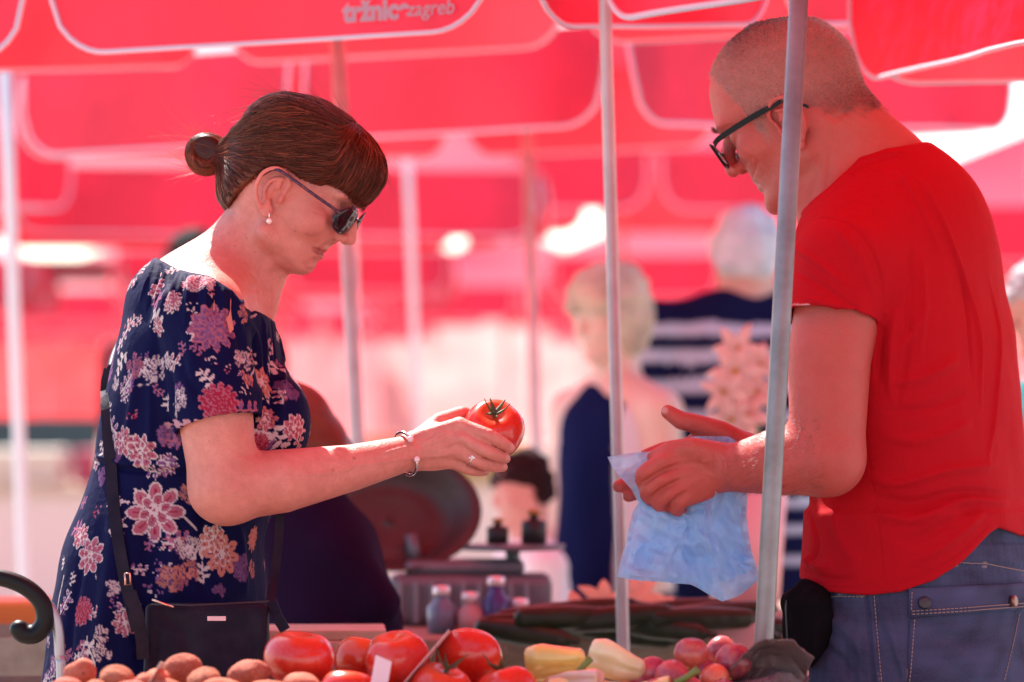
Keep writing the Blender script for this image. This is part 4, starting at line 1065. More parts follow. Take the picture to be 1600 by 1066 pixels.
# ---- glasses
gm = empty('eyeglasses', MHD.p(.11, 0, 0), 'black framed spectacles with thick straight temples worn by the man', 'eyeglasses')
M_BLK = mat('black_acetate', (.006, .005, .006), .3, 0, .15)
M_GLS = bpy.data.materials.new('clear_lens'); M_GLS.use_nodes = True
_b = M_GLS.node_tree.nodes['Principled BSDF']; _b.inputs['Base Color'].default_value = (.8, .82, .85, 1); _b.inputs['Roughness'].default_value = .03; _b.inputs['Transmission Weight'].default_value = 1.0; _b.inputs['IOR'].default_value = 1.15
g = 1.07
for sy in (-1, 1):
    o_ = []
    for t in np.linspace(0, 2 * math.pi, 24, endpoint=False):
        c_, s_ = math.cos(t), math.sin(t); y = .0245 * np.sign(c_) * abs(c_) ** .75; zz = .0170 * np.sign(s_) * abs(s_) ** .8
        o_.append(MHD.p(g * (.1105 - 2.2 * (.033 + y - .010) ** 2 + .14 * zz), sy * g * (.0345 + y), g * (.002 + zz)))
    MB().tube(o_ + [o_[0]], [.0021] * 25, 8, False).build('rim', M_BLK, gm)
    c_ = np.mean(o_, 0); lo_ = mesh_np('lens', np.array([c_] + o_), [(0, 1 + k, 1 + (k + 1) % 24) for k in range(24)], M_GLS, gm); md = lo_.modifiers.new('thick', 'SOLIDIFY'); md.thickness = .0015
    tp = curve([MHD.p(g * .1025, sy * g * .0620, g * .013), MHD.p(g * .090, sy * g * .069, g * .0155), MHD.p(g * .05, sy * g * .0785, g * .016), MHD.p(g * .014, sy * g * .0805, g * .0155), MHD.p(g * -.008, sy * g * .0805, g * .014), MHD.p(g * -.030, sy * g * .079, g * -.008)], 6)
    mb = MB(); hw_ = np.interp(np.arange(len(tp)), [0, 4, 14, len(tp) - 1], [.0040, .0036, .0040, .0028])
    for i in range(len(tp) - 1):
        up_ = MHD.M[:, 2]; sd_ = MHD.M[:, 1] * .0014
        P8 = [tp[i] - up_ * hw_[i] - sd_, tp[i+1] - up_ * hw_[i+1] - sd_, tp[i+1] + up_ * hw_[i+1] - sd_, tp[i] + up_ * hw_[i] - sd_]
        P8 += [q + 2 * sd_ for q in P8]
        mb.add(P8, [(0, 1, 2, 3), (7, 6, 5, 4), (0, 4, 5, 1), (3, 2, 6, 7)] + ([(0, 3, 7, 4)] if i == 0 else []) + ([(1, 5, 6, 2)] if i == len(tp) - 2 else []))
    mb.build('temple', M_BLK, gm, smooth=False)
MB().tube(curve([MHD.p(g * .1095, -g * .011, g * .006), MHD.p(g * .114, 0, g * .009), MHD.p(g * .1095, g * .011, g * .006)], 5), .002, 8).build('bridge', M_BLK, gm)
# ---- waist pouch
pou = Sdf(); pc = W(1262, 975, DM - .13)
pou.u(Ell(pc, (.028, .045, .058), rotm(('Z', 25.0), ('Y', 6.0))), .0); pou.u(Ell(pc + [-.004, 0, .03], (.026, .048, .022), rotm(('Z', 25.0))), .008)
V, F = polygonize(pou, .004); N = normals(V, F); V += N * (noise3(V, 110, 3) * .003)[:, None]
po = empty('waist_pouch', tuple(pc), 'black cloth waist pouch at the front of the jeans', 'pouch')
mesh_np('pouch_bag', V, F, mat('black_cloth', (.006, .005, .006), .9, 0, .05, bump=(300, .4, .002)), po)
MB().tube(curve([pc + [-.026, -.01, .035], pc + [-.03, -.015, .02], pc + [-.026, -.012, -.05]], 4), .0016, 6).build('zip', mat('zip_black', (.03, .028, .03), .4), po)
# ---------------------------------------------------------------- the setting
def fabric(name, dif, trn, mix=.5, bump=None):
    m = bpy.data.materials.new(name); m.use_nodes = True
    n, l = nt(m); n.remove(n['Principled BSDF']); o = n['Material Output']
    tc = n.new('ShaderNodeTexCoord')
    nz = n.new('ShaderNodeTexNoise'); nz.inputs['Scale'].default_value = 3.5; nz.inputs['Detail'].default_value = 5; l.new(tc.outputs['Object'], nz.inputs['Vector'])
    mr = n.new('ShaderNodeMapRange'); mr.inputs[1].default_value = .3; mr.inputs[2].default_value = .7; mr.inputs[3].default_value = .68; mr.inputs[4].default_value = 1.12; l.new(nz.outputs[0], mr.inputs[0])
    def tint(c):
        x = n.new('ShaderNodeMix'); x.data_type = 'RGBA'; x.blend_type = 'MULTIPLY'; x.inputs[0].default_value = 1.0
        x.inputs[6].default_value = (*c, 1); l.new(mr.outputs[0], x.inputs[7]); return x.outputs[2]
    bp = n.new('ShaderNodeBump'); bp.inputs['Strength'].default_value = .6; bp.inputs['Distance'].default_value = .03
    n2 = n.new('ShaderNodeTexNoise'); n2.inputs['Scale'].default_value = 14; l.new(tc.outputs['Object'], n2.inputs['Vector']); l.new(n2.outputs[0], bp.inputs['Height'])
    d = n.new('ShaderNodeBsdfDiffuse'); l.new(tint(dif), d.inputs['Color']); l.new(bp.outputs[0], d.inputs['Normal'])
    t = n.new('ShaderNodeBsdfTranslucent'); l.new(tint(trn), t.inputs['Color'])
    mx = n.new('ShaderNodeMixShader'); mx.inputs[0].default_value = mix
    l.new(d.outputs[0], mx.inputs[1]); l.new(t.outputs[0], mx.inputs[2])
    g = n.new('ShaderNodeBsdfGlossy'); g.inputs['Roughness'].default_value = .45; g.inputs['Color'].default_value = (1, .9, .95, 1)
    m2 = n.new('ShaderNodeMixShader'); m2.inputs[0].default_value = .035; l.new(mx.outputs[0], m2.inputs[1]); l.new(g.outputs[0], m2.inputs[2])
    l.new(m2.outputs[0], o.inputs['Surface']); return m
M_CANVAS = fabric('red_canvas', (.64, .022, .095), (.95, .022, .030), .54)
M_PIPE = mat('white_piping', (.58, .50, .58), .6)
M_ALU = mat('aluminium_pole', (.17, .155, .15), .45, .7, noise=[(90, .5, (.22, .21, .22)), (9, .4, (.42, .41, .42))], bump=(300, .15, .001))
M_POLE = mat('painted_pole', (.48, .43, .44), .45, .3, noise=(20, .4, (.26, .23, .23)))
M_WOOD = mat('weathered_wood', (.34, .25, .18), .75, noise=[(14, .6, (.20, .14, .10)), (60, .4, (.42, .34, .26))], bump=(60, .4, .004))
M_PALE = mat('pale_wood', (.55, .44, .32), .7, noise=[(16, .5, (.40, .29, .19)), (70, .3, (.62, .52, .40))], bump=(60, .3, .003))
# ground
gm_ = mat('paving', (.40, .37, .34), .8, noise=[(1.2, .5, (.30, .28, .26)), (18, .35, (.47, .44, .41))], bump=(30, .3, .01))
tag(MB().box((0, 40, -.1), (240, 240, .2)).build('ground', gm_, smooth=False), kind='structure')

def xf(V, M, o): return np.asarray(V) @ np.array(M).T + o
def flap_mesh(L, h=.21, r=.10, wav=.012, seed=0):
    rr = np.random.RandomState(seed); ph = rr.rand(3) * 6; V = []; F = []; ns, ns2 = 28, 6
    ss = np.concatenate([np.linspace(0, r, 7)[:-1], np.linspace(r, L - r, ns - 12), np.linspace(L - r, L, 7)[1:]])
    def bot(s):
        q = min(s, L - s); return -h + (r - math.sqrt(max(r * r - (r - q) ** 2, 0)) if q < r else 0)
    def pt(s, f):
        z = bot(s) * f; y = -wav * f * (math.sin(s * 7 + ph[0]) + .6 * math.sin(s * 15 + ph[1])) - .015 * f
        return (s, y, z)
    for s in ss:
        for k in range(ns2): V.append(pt(s, k / (ns2 - 1)))
    n = len(ss)
    for i in range(n - 1):
        for k in range(ns2 - 1): a = i * ns2 + k; F.append((a, a + 1, a + ns2 + 1, a + ns2))
    edge = [pt(0, k / 5) for k in range(1, 6)] + [pt(s, 1) for s in ss[1:-1]] + [pt(L, k / 5) for k in range(5, 0, -1)]
    return V, F, edge
def umbrella_proto(side, nf=2, fh=.21, apex=.42, zc=1.97, pole_r=.0135, pole_m=None):
    """mesh data for a square market umbrella, rim height zc above its foot; returns list of (name, mesh, [subs])"""
    parts = []
    h = side / 2
    def data(mb, m, smooth=True):
        o = mb.build('tmp', m, None, smooth); me = o.data; bpy.data.objects.remove(o); return me
    # canopy: four sagging panels
    mb = MB(); N_ = 10
    for q in range(4):
        M = np.array(Matrix.Rotation(q * math.pi / 2, 3, 'Z')); V = []; F = []
        for i in range(N_ + 1):
            t = i / N_
            for k in range(N_ + 1):
                s = -1 + 2 * k / N_; x = s * h * t; y = -h * t
                z = zc + apex * (1 - t) - .05 * math.sin(math.pi * t) * (1 - s * s) * t
                V.append(M @ np.array([x, y, z]))
        for i in range(N_):
            for k in range(N_): a = i * (N_ + 1) + k; F.append((a, a + N_ + 1, a + N_ + 2, a + 1))
        mb.add(V, F)
    parts.append(('canopy', data(mb, M_CANVAS), []))
    gap = .05; L = side / nf - gap
    for q in range(4):
        M = np.array(Matrix.Rotation(q * math.pi / 2, 3, 'Z'))
        for j in range(nf):
            V, F, e = flap_mesh(L, h=fh, r=min(.10, fh * .8), seed=q * 5 + j); off = np.array([-h + gap / 2 + j * side / nf, -h, zc])
            me = data(MB().add([M @ (np.array(p) + off) for p in V], F), M_CANVAS)
            pe = data(MB().tube([M @ (np.array(p) + off) for p in e], .0042, 6), M_PIPE)
            parts.append(('valance_flap', me, [('piping', pe)]))
    parts.append(('pole', data(MB().tube([(0, 0, -.8), (0, 0, zc + apex + .03)], pole_r, 14), pole_m or M_POLE), []))
    for q in range(8):
        a = q * math.pi / 4 + math.pi / 4; l_ = h * (1.41 if q % 2 == 0 else 1.0) * .985
        parts.append(('rib', data(MB().tube([(0, 0, zc + apex - .03), (l_ * math.cos(a) * .5, l_ * math.sin(a) * .5, zc + apex / 2 - .05), (l_ * math.cos(a), l_ * math.sin(a), zc - .012)], .007, 6), M_POLE), []))
    parts.append(('finial', data(MB().lathe([(.03, zc + apex - .01), (.035, zc + apex + .02), (.012, zc + apex + .05), (.001, zc + apex + .06)], (0, 0, 0), 12), M_POLE), []))
    return parts
def place_umbrella(parts, x, y, yaw, tilt=0.0, dz=0.0, label=None, group=None, rot=None):
    root = empty('market_umbrella', (x, y, dz), label, 'umbrella', group)
    root.rotation_euler = rot if rot is not None else (Matrix.Rotation(R(yaw), 3, 'Z') @ Matrix.Rotation(R(tilt), 3, 'X')).to_euler()
    for name, me, subs in parts:
        o = bpy.data.objects.new(name, me); col.objects.link(o); o.parent = root
        for sn, sm in subs:
            s_ = bpy.data.objects.new(sn, sm); col.objects.link(s_); s_.parent = o
    return root
UP = umbrella_proto(1.72)
# the umbrella with the printed valance: its right front corner hangs at (-0.05, 5.45)
yA = math.degrees(math.atan2(-.5, .865)); cA = np.array([.085, 5.60]) + .86 * np.array([-.865, .5]) + .86 * np.array([.5, .865])
uA = place_umbrella(UP, cA[0], cA[1], yA, 5.4, 0.0, 'red market umbrella with white lettering on its piped valance', 'red market umbrellas')
uA.location.z = .088
# lettering on the flap
def letters(text, size, x, z, parent, M, off, shear=0.0, bold=.0):
    cu = bpy.data.curves.new('t', 'FONT'); cu.body = text; cu.size = size; cu.extrude = .0006; cu.offset = bold; cu.shear = shear
    o = bpy.data.objects.new('t', cu); col.objects.link(o); dg = bpy.context.evaluated_depsgraph_get(); me = bpy.data.meshes.new_from_object(o.evaluated_get(dg))
    bpy.data.objects.remove(o); me.materials.clear(); me.materials.append(M_PIPE)
    # split into letters would be print: one flat print part
    for v in me.vertices:
        p = np.array(v.co); fr_ = (-(z + p[1])) / .21
        q = np.array([x + p[0], -.015 * fr_ - .016 - abs(p[2]), z + p[1]]); w_ = M @ (q + off); v.co = w_
    l_ = bpy.data.objects.new('lettering', me); col.objects.link(l_); l_.parent = parent; return l_
_fl = [c for c in uA.children if c.name.startswith('valance_flap')]
letters('tržnice', .042, .556, -.186, _fl[1], np.eye(3), np.array([-.86 + .025 + .86, -.86, 1.97]), 0, .0022)
letters('zagreb', .031, .668, -.184, _fl[1], np.eye(3), np.array([-.86 + .025 + .86, -.86, 1.97]), .15, .0004)

# rows behind: (x, y, yaw, tilt, dz, label)
def row_label(i): return ['red umbrella over the stall where the striped-shirt man stands', 'red umbrella with grey piping straight behind the printed one', 'red umbrella far back above the white gap of sky'][i % 3]
def corner_center(cx, cy, d1, side=1.72):
    d1 = np.array(d1) / np.linalg.norm(d1); d2 = np.array([-d1[1], d1[0]]); return np.array([cx, cy]) - side / 2 * d1 + side / 2 * d2, math.degrees(math.atan2(d1[1], d1[0]))
ROWS = [((.28, 7.82), (.81, -.59), 3.0, .10, 'second red umbrella back, its piped valance passing behind the woman'),
        ((3.5, 9.9), (.95, .12), 2.0, .04, None),
        ((-1.85, 9.6), (.9, -.3), 2, .03, None), ((.10, 11.9), (.95, .16), 1, .02, None), ((4.4, 11.6), (.96, .2), 0, 0, None), ((-1.75, 12.2), (.9, -.25), 0, .42, None),
        ((1.35, 13.0), (.97, .1), 0, .15, None), ((2.9, 13.6), (.95, -.2), 0, 0, None), ((-.4, 15.2), (.96, -.15), 0, .60, None), ((-3.0, 14.2), (.95, .1), 0, 0, None),
        ((1.9, 18.2), (.97, -.1), 0, 0, None), ((-.3, 19.0), (.99, .1), 0, .05, None), ((-2.4, 18.6), (.97, .05), 0, 0, None), ((3.9, 18.0), (.97, .1), 0, 0, None), ((.9, 23.0), (.98, .1), 0, 0, None), ((-1.6, 23.5), (.98, -.1), 0, 0, None), ((3.4, 23.4), (.98, -.1), 0, 0, None), ((-4.0, 22.6), (.98, .1), 0, 0, None), ((2.2, 29.0), (.98, .1), 0, 0, None), ((-.6, 28.5), (.98, .05), 0, 0, None), ((-3.0, 29.0), (.98, -.1), 0, 0, None)]
for i, (c, d, tl, dz, lb) in enumerate(ROWS):
    cc, yw = corner_center(c[0], c[1], d)
    place_umbrella(UP, cc[0], cc[1], yw, tl, dz - .02, lb or 'plain red market umbrella among the blurred rows at the back', 'red market umbrellas' if lb else 'red market umbrellas further back')
# right-hand umbrella whose pink side runs up to the frame edge
cD, yD = corner_center(.547 + 1.72 * .29, 6.1 - 1.72 * .955, (.29, -.955))
place_umbrella(umbrella_proto(1.72, nf=1), cD[0] + .10, cD[1] + .03, yD, 3.0, .02, 'red market umbrella whose piped valance rises behind the man', 'red market umbrellas')
# the umbrella over the two people, on the bare metal pole in front of the man
UC = umbrella_proto(2.04, fh=.12, zc=2.42, apex=.45, pole_r=.0123, pole_m=M_ALU)
p0, p1 = at(1190, 1066, 4.66), at(1248, 0, 4.66); ax = nrm(p1 - p0); base = p0 - ax * (p0[2] / ax[2])
uC = place_umbrella(UC, base[0], base[1], 0, 0, 0, 'red market umbrella on the slanting bare metal pole before the man', 'red market umbrellas', rot=Matrix(np.stack([nrm(np.cross(np.cross(ax, [1, 0, 0]), ax)), nrm(np.cross(ax, [1, 0, 0])), ax], 1).tolist()).to_euler())
for x_, y_, yw_, lb_ in ((1.75, 2.95, 12, 'unseen red umbrella added on the near side of the seller to block sky light'), (.62, 1.35, 4, 'unseen red umbrella added before the stall to redden the front light'), (-.75, -.55, -6, 'unseen red umbrella added furthest out before the stall to cut the front sky'), (1.55, -.45, 10, 'unseen red umbrella added next to the furthest out one to cut the front sky')): place_umbrella(UP, x_, y_, yw_, 0, .1, lb_, 'red market umbrellas')  # unseen umbrellas added to block the front sky and redden the fill light
# cloth strip hung from a bar between the grey post and the metal pole
q0, q1 = at(958, 600, 5.46), at(1236, 40, 5.02)
pt = np.array([q0[0], q0[1], 2.02]); bar1 = np.array([q1[0] + .05, q1[1] - .08, 2.02]); dv = nrm((bar1 - pt) * [1, 1, 0]); ang = math.atan2(dv[1], dv[0]); Mv = rotm(('Z', math.degrees(ang)))
vp = empty('stall_valance', tuple(pt), 'short red cloth with white piping hung from a bar beside the post', 'valance')
Lv = .62; V, F, e = flap_mesh(Lv, .255, .10, .008, 5)
MB().add([pt + Mv @ np.array(p) for p in V], F).build('cloth', M_CANVAS, vp); MB().tube([pt + Mv @ np.array(p) for p in e], .0055, 6).build('piping', M_PIPE, vp)
MB().tube([pt - dv * .03 + [0, 0, .006], pt + dv * (Lv + .03) + [0, 0, .006]], .009, 8).build('bar', M_POLE, vp)
a0, a1 = at(946, 30, 5.5), at(972, 940, 5.5); ax = nrm(a1 - a0)
post = MB().tube([a0 - ax * ((2.06 - a0[2]) / -ax[2]) * 1.0 if False else a0 - ax * .25, a0, a1, a1 + ax * (a1[2] / -ax[2]) * .0 + ax * ((a1[2]) / abs(ax[2]))], .0095, 12).build('stall_post', M_POLE)
tag(post, 'thin grey metal post between the tomato and the striped shirt', 'post')
for (u0, v0, u1, v1, Yp, r_, lab) in ((14, 268, 38, 900, 8.3, .0150, 'thin pale post behind the woman\'s back'), (541, 110, 560, 690, 8.6, .013, 'white post right behind the sunglasses'), (640, 330, 655, 700, 10.5, .012, 'thin pinkish post behind the tomato hand')):
    a0, a1 = at(u0, v0, Yp), at(u1, v1, Yp); ax = nrm(a1 - a0)
    tag(MB().tube([a0 - ax * .35, a0, a1, a1 + ax * (a1[2] / abs(ax[2]))], r_, 10).build('stall_post', mat('white_post', (.78, .74, .74), .5)), lab, 'post')

M_GREEN = mat('teal_boards', (.03, .10, .11), .6)
# cloth-covered stalls further off
for k, (x_, y_, cl_, lb_) in enumerate(((-2.6, 17.0, (.72, .62, .58), 'far stall with a cream cloth beyond the woman'), (.2, 18.6, (.80, .72, .62), 'far stall with a pale cloth behind the tomato'), (2.4, 17.5, (.62, .10, .12), 'far stall with a red cloth behind the seller'), (-.9, 24.5, (.70, .20, .22), 'distant stall with a pink cloth'), (1.6, 26.0, (.82, .78, .68), 'distant stall with a whitish cloth'), (-4.4, 25.5, (.60, .12, .12), 'distant stall with a dark red cloth'))):
    st_ = empty('market_stall', (x_, y_, 0), lb_, 'stall'); mc = mat('stall_cloth_%d' % k, cl_, .85)
    MB().box((x_, y_, .42), (2.0, .9, .80)).build('cloth', mc, st_, False, .02); MB().box((x_, y_, .835), (2.1, 1.0, .03)).build('counter', M_PALE, st_, False)
    for q_ in range(5): MB().box((x_ - .8 + .4 * q_, y_ - .1, .93), (.34, .4, .16)).build('crate', mat('goods_%d_%d' % (k, q_), ((.6, .15, .05), (.25, .35, .08), (.7, .5, .1), (.6, .6, .5), (.35, .05, .1))[(q_ + k) % 5], .7), st_, False, .01)
M_TARP = [fabric('tarpaulin_%d' % k, c_, c2_, .5) for k, (c_, c2_) in enumerate((((.70, .16, .20), (.9, .22, .22)), ((.62, .34, .33), (.8, .36, .34)), ((.66, .05, .09), (.9, .08, .08))))]
for k in range(9):
    x_ = -9 + 2.25 * k; y_ = 31 + 1.3 * (k % 2); st_ = empty('tarpaulin_stall', (x_, y_, 0), ('distant stall with pink tarpaulin walls', 'distant stall with pale tarpaulin walls', 'distant stall with red tarpaulin walls')[k % 3], 'stall', ('pink', 'pale', 'red')[k % 3] + ' tarpaulin stalls')
    mb = MB(); V_ = []; F_ = []
    for i in range(15):
        for j in range(5): V_.append((x_ - 1.1 + 2.2 * i / 14, y_ + .06 * math.sin(i * 1.7 + j * .4), .05 + 1.95 * j / 4))
    for i in range(14):
        for j in range(4): a_ = i * 5 + j; F_.append((a_, a_ + 5, a_ + 6, a_ + 1))
    mb.add(V_, F_).build('wall_sheet', M_TARP[k % 3], st_); 
    for sx in (-1.1, 1.1): MB().tube([(x_ + sx, y_, 0), (x_ + sx, y_, 2.15)], .02, 6).build('pole', M_POLE, st_)
    MB().add([(x_ - 1.15, y_ - .9, 1.95), (x_ + 1.15, y_ - .9, 1.95), (x_ + 1.15, y_ + .05, 2.2), (x_ - 1.15, y_ + .05, 2.2)], [(0, 1, 2, 3)]).build('roof_sheet', M_TARP[(k + 1) % 3], st_)
kk = empty('kiosk', (-6.0, 20.4, 0), 'low green and white kiosk far behind the woman\'s back', 'kiosk')
MB().box((-5.4, 20.6, .52), (7.6, 1.2, .78)).build('counter', mat('pale_green', (.62, .72, .66), .7), kk, smooth=False); MB().box((-5.4, 20.58, 1.03), (7.8, 1.3, .24)).build('dark_shelf', M_GREEN, kk, smooth=False)
for x in (-8.8, -2.0): MB().tube([(x, 20.1, 0), (x, 20.1, 1.9)], .04, 8).build('post', M_GREEN, kk)
MB().box((-5.4, 20.5, 1.95), (7.9, 1.8, .08)).build('roof', mat('roof_felt', (.45, .1, .1), .8), kk, smooth=False)

# stall tables
def table(x0, x1, y0, y1, z, label, mt=None, planks=5, group=None, cloth=None):
    t = empty('stall_table', ((x0 + x1) / 2, (y0 + y1) / 2, 0), label, 'table', group); mt = mt or M_WOOD; w = (y1 - y0) / planks
    for k in range(planks): MB().box(((x0 + x1) / 2 + .006 * (-1) ** k, y0 + w * (k + .5), z - .014), (x1 - x0, w - .006, .028)).build('plank', mt, t, smooth=False, bevel=.003)
    for x in (x0 + .06, x1 - .06):
        for y in (y0 + .06, y1 - .06): MB().box((x, y, (z - .03) / 2), (.05, .05, z - .03)).build('leg', mt, t, smooth=False)
    for y in (y0 + .06, y1 - .06): MB().box(((x0 + x1) / 2, y, z - .075), (x1 - x0 - .17, .024, .09)).build('apron', mt, t, smooth=False)
    return t
table(-1.25, .46, 4.18, 4.74, .80, 'wooden stall table under the potatoes, tomatoes and peppers')
def crate(x, y, z, rz, label, group, L=.50, Wd=.34, H=.17, mt=None):
    c = empty('wooden_crate', (x, y, z), label, 'crate', group); mt = mt or M_PALE; Mz = rotm(('Z', rz)); o = np.array([x, y, z])
    def b(nm, c_, d_): mb = MB(); mb.box(o + Mz @ np.array(c_), d_, R(rz)); mb.build(nm, mt, c, smooth=False)
    for sx in (-1, 1):
        for sy in (-1, 1): b('corner_post', (sx * (L / 2 - .012), sy * (Wd / 2 - .012), H / 2), (.022, .022, H))
    for k in range(2):
        zz = .045 + k * .075
        for sy in (-1, 1): b('slat', (0, sy * (Wd / 2 + .004), zz), (L, .008, .055))
        for sx in (-1, 1): b('slat', (sx * (L / 2 + .004), 0, zz), (.008, Wd - .004, .055))
    b('bottom', (0, 0, .006), (L - .03, Wd - .03, .008))
    return c
# ---------------------------------------------------------------- produce
def blob(name, V, F, m, loc=None, label=None, cat=None, group=None, parent=None, colors=None):
    o = mesh_np(name, V, F, m, parent, True, colors); return tag(o, label, cat, group)
def sphere_grid(nu=28, nv=18):
    V = []; F = []
    th = np.linspace(0, math.pi, nv); ph = np.linspace(0, 2 * math.pi, nu, endpoint=False)
    T, Pp = np.meshgrid(th, ph, indexing='ij'); T = T.ravel(); Pp = Pp.ravel()
    for i in range(nv - 1):
        for k in range(nu): F.append((i * nu + k, (i + 1) * nu + k, (i + 1) * nu + (k + 1) % nu, i * nu + (k + 1) % nu))
    return T, Pp, np.array(F)
def basis(axis):
    a = nrm(axis); t = nrm(np.cross(a, [0.31, .9, .2])); return np.stack([t, np.cross(a, t), a], 1)
M_TOM = mat('tomato_skin', attr=True, rough=.24, spec=.5, coat=.2, sss=.12, bump=[(40, .10, .005), (300, .05, .001)], noise=[(18, .35, (.62, .06, .02)), (240, .12, (.70, .22, .08))])
M_CALYX = mat('calyx', (.055, .075, .025), .7, noise=(150, .6, (.10, .06, .03)))
def tomato(c, r, h, axis, label, group=None, lobes=6, depth=.05, seed=0, calyx=True, orange=0.0, scar=False):
    rr = np.random.RandomState(seed); T, Pp, F = sphere_grid(48, 30); ph = rr.rand() * 6
    rib = 1 + depth * (np.cos(lobes * Pp + ph) * .7 + .5 * np.cos((lobes - 2) * Pp + ph * 2)) * np.sin(T) ** 1.0 * (.35 + .65 * np.abs(np.cos(T)))
    dim = 1 - .30 * np.exp(-(T / .42) ** 2) - .10 * np.exp(-((math.pi - T) / .35) ** 2)
    L = np.stack([r * rib * np.sin(T) ** .92 * np.cos(Pp), r * rib * np.sin(T) ** .92 * np.sin(Pp), h * np.cos(T) * dim], 1)
    B = basis(axis); V = L @ B.T + c; V += noise3(V, 50, seed)[:, None] * .0008 * nrm(V.mean(0) - V)[..., :] if False else 0
    sh = np.clip(np.cos(T) * .8 + .25 * noise3(L, 60, seed + 3) - .55 + orange, 0, 1)[:, None]
    C = np.array([.58, .018, .012]) * (1 - sh) + np.array([.72, .16, .03]) * sh
    C *= 1 + .08 * noise3(L, 120, seed + 5)[:, None]
    o = empty('tomato', tuple(c), label, 'tomato', group); blob('fruit', V, F, M_TOM, parent=o, colors=C)
    ctr = np.array(c) + B[:, 2] * h * .70
    if calyx:
        for k in range(6):
            a = k * 1.05 + rr.rand() * .4; d = math.cos(a) * B[:, 0] + math.sin(a) * B[:, 1]; n_ = B[:, 2]; ln = r * rr.uniform(.38, .62); w = r * .085; sd = np.cross(n_, d); pts = []; fs = []
            for j in range(6):
                t = j / 5; base = ctr + d * ln * t + n_ * (.004 + .010 * t + (.016 if k % 3 == 0 else .002) * t * t); wd = w * math.sin(math.pi * min(.95, .25 + .75 * t)) * (1 - .5 * t)
                pts += [base - sd * wd, base + n_ * .0012, base + sd * wd]
            for j in range(5): b = j * 3; fs += [(b, b + 1, b + 4, b + 3), (b + 1, b + 2, b + 5, b + 4)]
            s_ = mesh_np('sepal', np.array(pts), fs, M_CALYX, o); s_.modifiers.new('t', 'SOLIDIFY').thickness = .0008
        MB().tube(curve([ctr - B[:, 2] * .002, ctr + B[:, 2] * .006, ctr + B[:, 2] * .010 + B[:, 0] * .004], 3), [.0030, .0028, .0028, .0028, .0028, .0028, .0030], 8).build('stalk', M_CALYX, o)
    if scar:
        pass
    return o
tomato(W(771, 671, -.066), .0415, .0365, (.06, -.70, .66), 'ripe tomato with dark calyx held in the woman\'s hand', None, 6, .045, 1)
YT = 4.55
def T_(u, v, Y=YT): return at(u, v, Y)
s_t = 1 / (F_PX / YT)
TL = [(468, 1028, 56, 45, (.1, -.1, 1), 'largest smooth red tomato beside the handbag', 0.0, YT - .03), (563, 1031, 42, 40, (.2, .2, 1), 'orange shouldered tomato half hidden behind a redder one', .75, YT + .06), (620, 1030, 50, 46, (-.15, -.3, 1), 'red tomato just behind the white price card', 0.0, YT - .02),
      (733, 1030, 53, 42, (.1, .75, .6), 'plump red tomato with a deep crease down its side', 0.0, YT), (690, 1074, 48, 36, (.3, -.3, 1), 'low red tomato between the pink card and the creased tomato', 0.05, YT - .09), (790, 1078, 50, 36, (-.3, .2, 1), 'low red tomato next to the yellow pepper stalk', 0.05, YT - .08), (545, 1080, 46, 34, (.1, .2, 1), 'low pale red tomato in front of the orange one', .2, YT - .10)]
for i, (u, v, r, h, ax, lb, og, Y) in enumerate(TL): tomato(T_(u, v, Y), r * s_t, h * s_t, ax, lb, 'tomatoes on the stall', 5 + i % 3, .03 + .02 * (i % 3), 10 + i, i in (4, 5), og)
for k in range(14):      # the layer underneath
    r_ = np.random.RandomState(60 + k); tomato(np.array([-.215 + .05 * k * .72, 4.40 + .09 * (k % 3), .838]), .037, .031, (r_.uniform(-.4, .4), r_.uniform(-.4, .4), 1), 'red tomato in the bottom layer of the heap', 'tomatoes under the heap', 6, .04, 80 + k, False)
M_POT = mat('potato_skin', attr=True, rough=.85, spec=.15, bump=[(90, .6, .005), (420, .6, .002)], noise=[(55, .6, (.26, .075, .045)), (200, .35, (.52, .24, .16))], voronoi=(60, .12, .9, (.10, .035, .025)))
def potato(c, r, rot, label, group, seed):
    T, Pp, F = sphere_grid(36, 24); L = np.stack([r[0] * np.sin(T) * np.cos(Pp), r[1] * np.sin(T) * np.sin(Pp), r[2] * np.cos(T)], 1)
    L *= (1 + .15 * noise3(L / max(r), 1.5, seed) + .05 * noise3(L / max(r), 4.0, seed + 1) + .018 * noise3(L / max(r), 11, seed + 2))[:, None]
    V = L @ rotm(('Z', rot[0]), ('Y', rot[1])).T + c; rr = np.random.RandomState(seed); b = np.array([.44, .105, .065]) * rr.uniform(.62, 1.2) * np.array([1, rr.uniform(.85, 1.3), 1])
    return blob('potato', V, F, M_POT, label=label, cat='potato', group=group, colors=np.tile(b, (len(V), 1)) * (1 + .1 * noise3(V, 80, seed)[:, None]))
PL = [(128, 1052, 32, 24, 'round knobbly potato next to the grey trolley tube'), (182, 1062, 30, 22, None), (226, 1072, 26, 20, None), (284, 1046, 30, 27, 'upright red potato right below the handbag corner'), (318, 1066, 38, 22, None), (391, 1054, 34, 22, 'oval red potato against the biggest tomato'), (345, 1078, 34, 20, None), (470, 1070, 40, 22, 'darker potato lying in front of the biggest tomato'), (262, 1080, 34, 20, None), (425, 1084, 34, 20, None), (105, 1080, 32, 22, None), (200, 1088, 32, 20, None), (150, 1082, 30, 20, None), (310, 1095, 34, 20, None), (375, 1096, 34, 20, None), (245, 1064, 28, 19, None), (505, 1088, 30, 19, None), (60, 1092, 30, 20, None), (450, 1100, 34, 20, None)]
